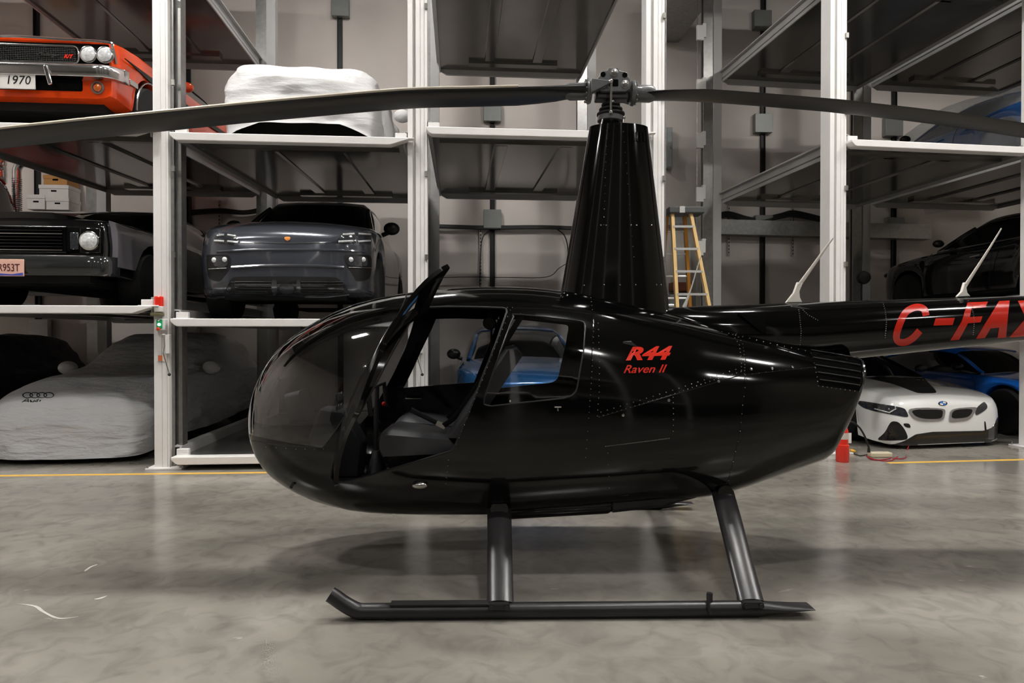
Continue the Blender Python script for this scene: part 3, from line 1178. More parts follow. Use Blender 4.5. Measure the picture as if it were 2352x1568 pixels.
# ---------------------------------------------------------------- rotor mast and hub
def hp(u, v, dy=0.):
    return HL(x_at(u), dy, z_at(v))
b = NB(); lathe(b, [(.035, 0), (.035, .36), (.03, .38)], hp(1403, 298), n=20); rm = obj('rotor_mast', b, steel, heli)
b = NB()
lathe(b, [(.05, 0), (.062, .012), (.05, .026), (.066, .036), (.078, .05), (.066, .062)], hp(1400, 296), n=28)
obj('swashplate_base', b, satin, rm)
b = NB(); lathe(b, [(.075, 0), (.089, .004), (.089, .036), (.075, .04)], hp(1401, 281), (0.05, 0, 1), n=32); obj('swashplate', b, hubgrey, rm)
b = NB()
prof = [(.085, 0)]
for k in range(3):
    r0_ = .096 - k * .016
    prof += [(r0_, .010 + k * .032), (r0_, .020 + k * .032), (r0_ - .030, .030 + k * .032)]
prof += [(.036, .11), (.03, .118)]
lathe(b, prof, hp(1402, 268), n=32)
obj('bellows_boot', b, rubber, rm)
for u0, v0, u1, v1 in ((1378, 292, 1384, 268), (1427, 294, 1429, 276)):
    b = NB(); tube(b, [hp(u0, v0, -.05), hp(u1, v1, -.05)], .007, 8); ball(b, hp(u0, v0, -.05), .012, 10); ball(b, hp(u1, v1, -.05), .012, 10)
    obj('control_rod', b, steel, rm)
hub_px = [(1393, 165.5), (1415, 165.5), (1418, 172), (1428, 174), (1435, 176), (1437, 184), (1443, 192), (1444, 203), (1441, 213), (1433, 219),
          (1378, 219), (1370, 213), (1366, 203), (1366, 192), (1373, 184), (1374, 177), (1381, 173), (1390, 172)]
slot_px = [(1394, 192), (1415, 192), (1415, 208), (1394, 208)]
b = NB()
hx = [(x_at(u), z_at(v)) for u, v in hub_px]
for y0, y1 in ((-.075, -.04), (.04, .075)):
    prism(b, hx, y0, y1, HM)
bx(b, x_at(1380), x_at(1430), -.045, .045, z_at(190), z_at(172), HM)
hub = obj('rotor_hub', b, hubgrey, rm, bev=.004)
hub.name = 'rotor_hub'
b = NB(); prism(b, rrect(x_at(1394), x_at(1415), z_at(208), z_at(192), .008), -.0765, -.06, HM); obj('hub_window', b, mat('dark recess', (4, 4, 4), .9, spec=.1), rm)
for u, v in ((1380.5, 181), (1429.5, 182)):
    b = NB(); lathe(b, [(.018, -.002), (.018, .004), (.0, .004)], hp(u, v, -.073), HM.to_3x3() @ Vector((0, -1, 0)), 20); obj('lightening_hole', b, mat('dark recess'), rm)
for u, v in ((1405.5, 177), (1430, 203), (1380, 203)):
    b = NB()
    lathe(b, [(.028, 0), (.028, .004), (.019, .005), (.019, .016), (.012, .018), (.012, .024), (0, .025)], hp(u, v, -.075), HM.to_3x3() @ Vector((0, -1, 0)), 20)
    obj('hub_bolt', b, steel, rm)
b = NB(); bx(b, x_at(1366), x_at(1441), -.05, .05, z_at(232), z_at(215), HM); obj('hub_yoke', b, satin, rm, bev=.01)
# blades
def blade(side):
    if side < 0:
        P_ = [(1342, 209), (1310, 212), (1100, 219), (930, 225), (700, 246), (550, 261), (400, 277), (180, 301), (0, 322), (-268, 355)]
    else:
        P_ = [(1461, 214), (1500, 217), (1600, 221), (1700, 227), (1886, 241), (1947, 247), (2150, 269), (2352, 298), (2700, 356), (3080, 430)]
    pts = [(x_at(u), z_at(v)) for u, v in spline(P_, 5)]
    rings = []
    n = len(pts)
    for i, (x, z) in enumerate(pts):
        rr = abs(x - 0)
        ch = interp(rr, [0, .2, .35, .6, 6], [.10, .13, .20, .256, .256])
        th = interp(rr, [0, .2, .5, 6], [.06, .05, .034, .030])
        ring = []
        for a in range(22):
            q = 2 * PI * a / 22
            c = (1 - math.cos(q)) / 2                     # 0 leading .. 1 trailing
            t = th * 1.15 * math.sqrt(max(c, 0)) * (1 - c) ** .8 * 1.35
            yy = (-.085 + c * ch) if side < 0 else (.085 - c * ch)
            tw_ = (-.035 if side < 0 else -.012) * (c - .3) * ch / .25
            ring.append(HL(x, yy + (0 if rr > .4 else .0), z + math.copysign(t, math.sin(q)) * (1 if 0 < a != 11 else 0) + tw_))
        rings.append(ring)
    bb2 = NB(); loft(bb2, rings)
    o_ = obj('rotor_blade', bb2, satin, heli, smooth=50)
    # leading edge strip
    bb2 = NB()
    P2 = [HL(x, (-.0865 if side < 0 else .0865), z + .02) for x, z in pts if abs(x) > .62]
    tube(bb2, P2, .011, 8, True, .8)
    obj('leading_edge_strip', bb2, mat('worn leading edge', (206, 198, 184), .4, metal=.3, var=.1), o_)
    # grip and flange
    s = side
    gx0, gx1 = (x_at(1356), x_at(1298)) if s < 0 else (x_at(1447), x_at(1502))
    gz = z_at(210) if s < 0 else z_at(214)
    ax = HM.to_3x3() @ Vector((s, 0, -.03))
    bb2 = NB(); L_ = abs(gx1 - gx0)
    lathe(bb2, [(.05, 0), (.058, .02), (.058, L_ - .03), (.045, L_), (.0, L_)], HL(gx0, 0, gz), ax, 24)
    obj('blade_grip', bb2, hubgrey, o_)
    bb2 = NB(); lathe(bb2, [(.06, -.022), (.08, -.016), (.085, -.004), (.085, .006), (.07, .014), (.06, .02)], HL(gx0 + s * .018, 0, gz), ax, 32)
    obj('grip_flange', bb2, hubgrey, o_)
    bb2 = NB()
    for k in range(14):
        q = 2 * PI * k / 14
        ball(bb2, HL(gx0 + s * .036, .072 * math.cos(q), gz + .072 * math.sin(q)), .007, 8)
    obj('flange_bolts', bb2, steel, o_)
    # pitch horn and link
    bb2 = NB()
    hx0 = gx0 + s * .01
    yy = -.11 if s < 0 else .11
    loft(bb2, [[HL(hx0, yy * .5, gz + .05), HL(hx0, yy * .5, gz - .05), HL(hx0, yy * .95, gz - .045), HL(hx0, yy * .95, gz + .05)],
               [HL(x_at(1394), yy * .75, gz + .035), HL(x_at(1394), yy * .75, gz + .015), HL(x_at(1394), yy, gz + .015), HL(x_at(1394), yy, gz + .035)]])
    obj('pitch_horn', bb2, hubgrey, o_, bev=.004)
    bb2 = NB()
    tube(bb2, [HL(x_at(1397), yy, gz + .025), HL(x_at(1397), yy * .9, z_at(232)), HL(x_at(1397), yy * .86, z_at(268))], .0085, 10)
    ball(bb2, HL(x_at(1396), yy, gz + .028), .017, 12); ball(bb2, HL(x_at(1397), yy * .86, z_at(268)), .015, 12)
    obj('pitch_link', bb2, steel, o_)
    return o_
blade(-1)
blade(1)

# ---------------------------------------------------------------- tail boom
b = NB()
rings = []
ST = [(1500, 711, 800, .09), (1540, 706.5, 812, .14), (1600, 702.5, 824, .19), (1680, 699.5, 832, .22), (1760, 697, 836, .225), (1840, 694.5, 838, .216), (1985, 689, 822, .2),
      (2352, 678, 783.5, .16), (2700, 668, 747, .12), (3150, 655, 700, .07)]
for u, vt, vb, r_ in ST:
    x = x_at(u)
    zt, zb2 = z_at(vt), z_at(vb)
    zc_, hh = (zt + zb2) / 2, (zt - zb2) / 2
    rings.append([HL(x, r_ * math.cos(2 * PI * k / 40), zc_ + hh * math.sin(2 * PI * k / 40)) for k in range(40)])
R2 = []
for a, c in zip(rings[:-1], rings[1:]):
    k = max(1, int((c[0] - a[0]).length / .12))
    for i in range(k):
        R2.append([p.lerp(q, i / k) for p, q in zip(a, c)])
R2.append(rings[-1])
loft(b, R2)
boom = obj('tail_boom', b, black, heli, smooth=50)
BB = bvh_of(boom)
b = NB(); skin_px(b, BB, [(1694, 722), (1755, 733), (1758, 766), (1748, 764)], .018, .01, 10); obj('air_scoop', b, mat('dark recess'), boom, smooth=40)
b = NB(); prism(b, [(x_at(3060), z_at(560)), (x_at(3240), z_at(400)), (x_at(3330), z_at(400)), (x_at(3200), z_at(680)), (x_at(3330), z_at(900)), (x_at(3250), z_at(900)), (x_at(3060), z_at(690))], -.02, .02, HM)
obj('tail_fin', b, black, heli, bev=.008)
BOTH = bvh_of(fuselage, boom)
# registration lettering
def zp(pts, s, u0, v0):
    return [(u0 + x / s, v0 + y / s) for x, y in pts]
def letter(poly, name='registration_letter', par=boom, bv=BB, out=.0025):
    bb2 = NB()
    for q in poly:
        skin_px(bb2, bv, q, out, .001, 7)
    return obj(name, bb2, red, par, smooth=50)
cpts = spline(zp([(890, 98), (868, 38), (800, 22), (715, 60), (665, 140), (622, 270), (638, 328), (700, 335), (770, 298), (832, 232)], 3.92, 1900, 700), 4)
letter([ribbon(cpts, 15.5)])
letter([[(2149, 731), (2192.5, 730), (2187.5, 746), (2144, 747.5)]])
Z4 = lambda pts: zp(pts, 3.128, 1600, 640)
letter([Z4([(1945, 172), (2092, 166), (2074, 206), (1975, 214), (1962, 275), (2052, 270), (2038, 312), (1948, 320), (1885, 436), (1822, 442), (1905, 305)])])
letter([Z4([(2172, 162), (2248, 158), (2236, 262), (2222, 420), (2160, 424), (2172, 350), (2110, 356), (2070, 424), (2006, 430)])])
letter([[(2338, 691), (2356, 690), (2372, 720), (2412, 688), (2430, 687), (2379, 735), (2392, 768), (2374, 770), (2364, 746), (2336, 773), (2318, 774), (2356, 731)]])
b = NB()
for pts in ([(2026, 690), (2033, 712), (2036, 740), (2033, 775)], [(2219, 683), (2232, 702), (2238, 735), (2235, 768)],
            [(1833, 697), (1836, 720), (1840, 760), (1838, 792)], [(1838, 705), (1855, 722), (1878, 735)]):
    dots_px(b, BB, pts, .0042, 6, 5)
obj('boom_rivets', b, zincy, boom)
# model lettering on the flank
def text_px(s, u0, v0, u1, v1, hpx, shear, name, bold, width=1.0):
    bm_ = text_bm(s, 1.0, shear, 0, 1.0, 1.0, bold)
    bmesh.ops.triangulate(bm_, faces=bm_.faces[:])
    xs = [v.co.x for v in bm_.verts]
    ys = [v.co.y for v in bm_.verts]
    x0_, x1_, y1_ = min(xs), max(xs), max(ys)
    bb2 = NB()
    mp, mr = {}, {}
    for v in bm_.verts:
        t = (v.co.x - x0_) / (x1_ - x0_)
        u = u0 + (u1 - u0) * t
        vv = v0 + (v1 - v0) * t - hpx * v.co.y / y1_
        p, n = hit(FB, u, vv)
        mp[v] = bb2.verts.new(p + n * .0025)
    for f in bm_.faces:
        bb2.faces.new([mp[v] for v in f.verts])
    bm_.free()
    return obj(name, bb2, red, fuselage, smooth=0)
text_px('R44', 1437, 826, 1544, 824, 29.5, .35, 'model_lettering', .045)
text_px('Raven II', 1432, 856.5, 1532, 855, 18, .4, 'model_lettering', .012)
# rivet rows and seams on the body
b = NB()
for pts, st in (([(1364, 735), (1362, 800), (1358, 880), (1352, 960)], 13), ([(1374, 742), (1377, 830), (1376, 900), (1372, 955)], 15), ([(1357, 684), (1362, 720)], 9),
                ([(1376, 957), (1540, 907), (1640, 872), (1702, 853)], 11), ([(1380, 946), (1545, 896), (1690, 848)], 15), ([(1712, 861), (1790, 850), (1872, 843)], 16),
                ([(1692, 766), (1706, 790), (1711, 830), (1710, 858)], 8), ([(1683, 768), (1698, 792), (1703, 826), (1703, 850)], 9),
                ([(1714, 870), (1706, 930), (1700, 990), (1684, 1060), (1668, 1125)], 24), ([(1546, 912), (1547, 950), (1546, 990)], 13),
                ([(612, 1026), (680, 1031), (744, 1031)], 20), ([(1172, 712), (1130, 815), (1085, 930), (1048, 1020)], 15),
                ([(1860, 800), (1873, 845), (1880, 886), (1930, 893), (1974, 899)], 11), ([(1165, 706), (1250, 708), (1350, 720)], 12),
                ([(1030, 1056), (1024, 1110)], 14), ([(1396, 1040), (1400, 1120)], 26), ([(1350, 990), (1345, 1050)], 18), ([(1610, 750), (1690, 769), (1770, 788), (1850, 805)], 17)):
    dots_px(b, HB, pts, .0038, 6, st)
rv = obj('panel_rivets', b, zincy, fuselage)
b = NB(); dots_px(b, HB, [(1391, 1025), (1537, 1006.5)], .0032, 6, 3.4); obj('panel_hinge', b, zincy, fuselage)
b = NB()
for u, v in ((1431, 953), (1536, 919), (1650, 876), (1725, 848), (1773, 846), (1820, 843)):
    p, n = hit(HB, u, v); lathe(b, [(.009, 0), (.009, .004), (0, .006)], p, n, 10)
obj('cowl_fastener', b, steel, fuselage)
for nm_, pts, r_ in (('panel_seam', [(1375, 958), (1545, 907), (1702, 861), (1872, 842)], .0035), ('panel_seam', [(1692, 766), (1708, 790), (1713, 830), (1711, 862), (1706, 930), (1698, 1000), (1684, 1060), (1666, 1128)], .0025),
                     ('roof_seam', [(1180, 707), (1250, 708), (1364, 721)], .006), ('roof_seam', [(1345, 684), (1440, 706), (1560, 732), (1690, 764)], .003),
                     ('door_seam_line', [(1364, 722), (1362, 760), (1355, 900), (1350, 1000)], .003)):
    b = NB(); line_px(b, HB, pts, r_, -.0005, 6, 8); obj(nm_, b, black, fuselage)
# exhaust louvre at the tail
b = NB(); skin_px(b, HB, [(1858, 800), (1974, 824), (1980, 850), (1972, 897), (1881, 885), (1874, 845)], .0015, .01, 10)
lp = obj('louver_panel', b, mat('dark recess'), heli, smooth=40)
for k in range(5):
    t = k / 4
    a = (1861 + 19 * t, 806 + 66 * t)
    c = (1978 - 6 * t, 826 + 58 * t)
    b = NB(); line_px(b, HB, [a, c], .0042, .012, 6, 10, .6); obj('louver_slat', b, mat('polished slat', (150, 150, 152), .15, metal=.9), lp)
b = NB(); line_px(b, HB, [(1981, 826), (1985, 850), (1982, 880), (1974, 899)], .007, .004, 6, 6); obj('louver_rim', b, mat('polished slat'), lp)
# ---------------------------------------------------------------- belly fairings, landing gear
b = NB()
tube(b, [HL(x_at(1130, 4.25), -.3, .36), HL(x_at(1150, 4.25), -.33, .385), HL(x_at(1390, 4.25), -.34, .42), HL(x_at(1400, 4.25), -.34, .425)], [.05, .075, .072, .06], 18)
obj('belly_fairing', b, black, heli)
b = NB()
tube(b, [HL(x_at(1396, 4.25), -.34, .425), HL(x_at(1400, 4.25), -.34, .43), HL(x_at(1515, 4.25), -.33, .455), HL(x_at(1560, 4.25), -.31, .47), HL(x_at(1640, 4.25), -.28, .5)], [.06, .075, .07, .055, .04], 18)
obj('exhaust_shroud', b, satin, heli)
b = NB(); tube(b, [HL(-.775, -.5, .42), HL(-.775, -.3, .42), HL(-.775, .3, .42), HL(-.775, .5, .42)], .055, 14); obj('front_crosstube', b, black, heli)
b = NB(); tube(b, [HL(.64, -.45, .5), HL(.64, .45, .5)], .05, 14); obj('rear_crosstube', b, black, heli)
def strut(top, bot, ch, th):
    bb2 = NB()
    rings = []
    top, bot = Vector(top), Vector(bot)
    for k in range(9):
        t = k / 8
        p = top.lerp(bot, t)
        c_ = ch * (1 + .02 * math.cos(PI * t))
        ring = []
        for a in range(28):
            q = 2 * PI * a / 28
            cc = (1 - math.cos(q)) / 2
            yv = th * 1.9 * math.sqrt(cc) * (1 - cc) ** .6
            nrm = Vector((0, (top - bot).z, -(top - bot).y)).normalized()
            v_ = p + Vector((-ch * .45 + c_ * cc, 0, 0)) + nrm * (math.copysign(yv, math.sin(q)) if 1e-6 < cc < 1 - 1e-6 else 0)
            ring.append(HM @ v_)
        rings.append(ring)
    loft(bb2, rings)
    return obj('landing_gear_strut', bb2, mat('strut paint', (42, 41, 42), .3, var=.1, scale=7), heli, smooth=40)
SKP = [(752, 1359), (764, 1367), (785, 1382), (812, 1396), (845, 1403.5), (880, 1405), (1100, 1404.5), (1400, 1403), (1742, 1399.5)]
for sd in (-1, 1):
    yS = sd * 1.083
    strut((-.785, sd * .42, .42), (-.775, yS, .075), .146, .03)
    strut((.63, sd * .40, .50), (.556, yS, .075), .142, .03)
    for xx in (-.775, .556):
        b = NB(); prism(b, rrect(xx - .055, xx + .055, .062, .092, .012), yS - .05, yS + .05, HM)
        for q in (-.04, .04):
            lathe(b, [(.012, 0), (.012, .012), (0, .014)], HL(xx + q, yS - .05, .076), HM.to_3x3() @ Vector((0, -1, 0)), 10)
        obj('strut_saddle', b, satin, heli)
    pts = []
    for u, v in spline(SKP[:7], 5)[:-1] + SKP[6:]:
        z = at(u, v, 3.487).z
        pts.append(HL(x_at(u, 3.487), yS, max(z, .041)))
    b = NB(); tube(b, pts, .041, 18); sk = obj('skid', b, satin, heli)
    b = NB()
    xa, xb = x_at(1742, 3.487), x_at(1860, 3.487)
    loft(b, [[HL(xa, yS + .041 * math.cos(2 * PI * k / 16), .041 + .04 * math.sin(2 * PI * k / 16)) for k in range(16)],
             [HL((xa * .6 + xb * .4), yS + .055 * math.cos(2 * PI * k / 16), .045 + .024 * math.sin(2 * PI * k / 16)) for k in range(16)],
             [HL(xb, yS + .055 * math.cos(2 * PI * k / 16), .05 + .003 * math.sin(2 * PI * k / 16)) for k in range(16)]])
    obj('skid_tail', b, satin, sk)
    b = NB(); bx(b, x_at(890, 3.487), x_at(1120, 3.487), yS - .03, yS + .03, .076, .085, HM); obj('walk_strip', b, rubber, sk)
    b = NB(); bx(b, x_at(880, 3.487), x_at(1735, 3.487), yS - .022, yS + .022, .0, .012, HM); obj('wear_shoe', b, steel if sd > 5 else rubber, sk)
    b = NB(); x9 = x_at(1624, 3.487); tube(b, [HL(x9, yS, .08), HL(x9, yS, .125)], .016, 10); tube(b, [HL(x9 - .015, yS - .02, .125), HL(x9 - .02, yS - .045, .07), HL(x9 - .01, yS - .045, .03)], .009, 8); obj('wheel_bracket', b, satin, sk)
# antennas, beacon
white_p = mat('white antenna', (232, 228, 220), .4, var=.02)
def antenna(pts, radii, m=white_p, nm='antenna'):
    bb2 = NB()
    tube(bb2, [hp(u, v) for u, v in pts], radii, 12, True, .45)
    return obj(nm, bb2, m, heli)
for P_, T_ in (([(1806, 695), (1845, 694), (1839, 682), (1838, 668), (1846, 650), (1833, 647), (1824, 672)], [(1838, 655), (1870, 610), (1897, 572), (1917, 545)]),
              ([(2204, 681), (2237, 679.5), (2229, 671), (2227, 660), (2232, 650), (2222, 647), (2216, 668)], [(2227, 654), (2258, 606), (2286, 562), (2310, 522)])):
    aa = antenna(T_, [.021, .016, .012, .008])
    b = NB(); prism(b, [(x_at(u), z_at(v)) for u, v in P_], -.012, .012, HM); obj('antenna_foot', b, white_p, aa, bev=.005)

antenna([(1572, 706), (1578, 690), (1588, 662), (1622, 548)], [.022, .014, .007, .003])
b = NB(); lathe(b, [(.024, -.05), (.03, 0), (.022, .05), (.0, .07)], hp(1512, 705), HM.to_3x3() @ Vector((-1, 0, 0)), 14); obj('beacon_light', b, mat('red beacon lens', (224, 40, 22), .15, coat=.6), heli)
b = NB(); lathe(b, [(.025, 0), (.025, .07), (.0, .075)], hp(1524, 705), HM.to_3x3() @ Vector((1, 0, 0)), 14); obj('beacon_socket', b, steel, heli)
# ================================================================== VEHICLES
from mathutils import noise as mnoise
car_glass = mat('dark car glass', (9, 10, 11), .05, coat=.5, var=0, spec=.7)
tire_m = mat('tyre rubber', (24, 24, 24), .75, var=.1, bump=.2)
chrome = mat('chrome', (222, 222, 222), .16, metal=1., var=.02)
alloy = mat('alloy wheel', (150, 150, 152), .28, metal=.9, var=.05)
dark_alloy = mat('dark alloy wheel', (40, 40, 42), .35, metal=.7)
black_trim = mat('black car trim', (12, 12, 12), .35, var=.05)
under_m = mat('underbody', (14, 14, 14), .85)
lens = mat('headlamp lens', (226, 228, 230), .08, metal=.3, coat=1., var=.25, scale=40)
lens_dark = mat('smoked headlamp', (46, 48, 52), .1, coat=1., var=.3, scale=30)
amber = mat('amber lens', (206, 98, 30), .2, coat=.8)

def smooth_rows(rows, step):
    """Catmull-Rom through the section table, resampled along the car"""
    out = []
    for i in range(len(rows) - 1):
        p0, p1, p2, p3 = rows[max(0, i - 1)], rows[i], rows[i + 1], rows[min(len(rows) - 1, i + 2)]
        k = max(1, int(math.ceil((p2[0] - p1[0]) / step)))
        for j in range(k):
            t = j / k
            row = [p1[0] + (p2[0] - p1[0]) * t]
            for c in range(1, len(p1)):
                m1 = (p2[c] - p0[c]) / max(1e-6, p2[0] - p0[0]) * (p2[0] - p1[0])
                m2 = (p3[c] - p1[c]) / max(1e-6, p3[0] - p1[0]) * (p2[0] - p1[0])
                h = (2 * t ** 3 - 3 * t * t + 1) * p1[c] + (t ** 3 - 2 * t * t + t) * m1 + (-2 * t ** 3 + 3 * t * t) * p2[c] + (t ** 3 - t * t) * m2
                row.append(h)
            out.append(tuple(row))
    out.append(tuple(rows[-1]))
    return out

def car_body(rows, arches, sq=.5, tuck=.1):
    """rows: (y, half width, sill height, shoulder height, crown)"""
    b_ = NB()
    rings = []
    for y, w_, zb, zt, cr in smooth_rows(rows, .05):
        ze = zb
        for yw, zw, ra in arches:
            d = ra * ra - (y - yw) ** 2
            if d > 0:
                ze = max(ze, zw + math.sqrt(d))
        ze = min(ze, zt - .05)
        h = zt - ze
        s1 = .90 + .08 * sq
        half = [(0, ze), (w_ * (1 - tuck) * .9, ze), (w_ * (1 - tuck * .35), ze + min(.03, h * .1)), (w_ * .985, ze + h * .22), (w_, ze + h * .5), (w_ * .985, ze + h * .78),
                (w_ * s1, zt - h * .04 * (1.3 - sq)), (w_ * (s1 - .10), zt + cr * .25), (w_ * .45, zt + cr * .8), (0, zt + cr)]
        hs = half[:1] + spline(half[1:], 2)
        ring = hs + [(-x, z) for x, z in reversed(hs[1:-1])]
        rings.append([Vector((x, y, z)) for x, z in ring])
    loft(b_, rings)
    return b_

def greenhouse(t, rows, body_m, roof=None, glass_m=None, pillars=True):
    """rows: (y, half width at belt, half width at roof, belt height, roof height)"""
    R_ = smooth_rows(rows, .08)
    def ring(y, wb, wt, zb, zt, o_=0.):
        hs = [(wb + o_, zb), (wt + (wb - wt) * .45 + .02 + o_, zb + (zt - zb) * .55), (wt + .01 + o_, zt - (zt - zb) * .14), (wt * .88, zt - .006 + o_), (wt * .5, zt + .014 + o_), (0, zt + .02 + o_)]
        pts = hs + [(-x, z) for x, z in reversed(hs[:-1])]
        return [Vector((x, y, z)) for x, z in pts]
    b_ = NB()
    loft(b_, [ring(*r) for r in R_])
    gh = obj('window_glass', b_, glass_m or car_glass, t, world=False, smooth=50)
    if roof:
        b_ = NB()
        rr = [r for r in R_ if roof[0] <= r[0] <= roof[1]]
        loft(b_, [ring(*r, .012)[2:-2] for r in rr], False)
        obj('roof', b_, body_m, t, world=False, smooth=60, solid=.02)
        if pillars:
            for s in (-1, 1):
                for ya, yb in ((R_[0][0], roof[0]), (R_[-1][0], roof[1])):
                    b_ = NB()
                    P_ = []
                    for r in R_:
                        if min(ya, yb) - 1e-6 <= r[0] <= max(ya, yb) + 1e-6:
                            P_.append(Vector((s * (r[2] + .0), r[0], r[4] - (r[4] - r[3]) * .1 + .0)))
                    if len(P_) > 1:
                        tube(b_, P_, .03, 8)
                        obj('pillar', b_, body_m, t, world=False)
    return gh

def wheel(t, x, y, r, wd, rim_m, spokes=5, rim=.68):
    s = 1 if x > 0 else -1
    b_ = NB()
    c = Vector((x, y, r))
    lathe(b_, [(r * rim, -wd / 2), (r * .93, -wd / 2), (r * .99, -wd * .38), (r, -wd * .2), (r, wd * .2), (r * .99, wd * .38), (r * .93, wd / 2), (r * rim, wd / 2)], c, (s, 0, 0), 40)
    w_ = obj('wheel', b_, tire_m, t, world=False, smooth=40)
    b_ = NB()
    lathe(b_, [(.0, wd * .12), (r * rim * .9, wd * .1), (r * rim, wd * .42), (r * rim * 1.03, wd * .46), (r * rim * 1.03, -wd * .3), (0, -wd * .3)], c, (s, 0, 0), 36)
    rm_ = obj('rim', b_, rim_m if spokes == 0 else dark_alloy, w_, world=False)
    if spokes:
        b_ = NB()
        for k in range(spokes):
            q = 2 * PI * k / spokes + .3
            M_ = Matrix.Translation(c) @ Matrix.Rotation(q, 4, 'X')
            prism(b_, [(-.028, .02), (.028, .02), (.04, r * rim * .98), (-.04, r * rim * .98)], s * wd * .2, s * wd * .42, M_, 'x')
        lathe(b_, [(.05, wd * .2), (.05, wd * .44), (0, wd * .46)], c, (s, 0, 0), 14)
        obj('spokes', b_, rim_m, w_, world=False)
    return w_

def under(t, L, w_, z, r):
    b_ = NB(); bx(b_, -w_ * .7, w_ * .7, .25, L - .25, z - .06, z + .2)
    return obj('underbody', b_, under_m, t, world=False)

def rounded(q):
    """corner-cutting: softens the corners of an outline"""
    if len(q) > 12:
        return q
    for f in (.2, .25):
        r_ = []
        for i in range(len(q)):
            (x0, y0), (x1, y1) = q[i], q[(i + 1) % len(q)]
            r_ += [(x0 + (x1 - x0) * f, y0 + (y1 - y0) * f), (x1 - (x1 - x0) * f, y1 - (y1 - y0) * f)]
        q = r_
    return q

def px_part(t, name, shell, poly, m, out=.004, back=.008, step=8, smooth=40):
    b_ = NB()
    poly = [rounded(q) for q in poly] if isinstance(poly[0], list) else rounded(poly)
    for q in (poly if isinstance(poly[0], list) else [poly]):
        skin_px(b_, shell, q, out, back, step)
    return obj(name, b_, m, t, smooth=smooth)

def px_line(t, name, shell, pts, m, r=.006, out=.003, closed=False):
    b_ = NB(); line_px(b_, shell, pts + ([pts[0]] if closed else []), r, out, 8, 8)
    return obj(name, b_, m, t)

def circ(u, v, rx, ry=None, n=18):
    return [(u + rx * math.cos(2 * PI * k / n), v + (ry or rx) * math.sin(2 * PI * k / n)) for k in range(n)]

def place(label, cat, name, loc, rz, rx=0.):
    return thing(name, label, cat, loc, rz, None, rx)

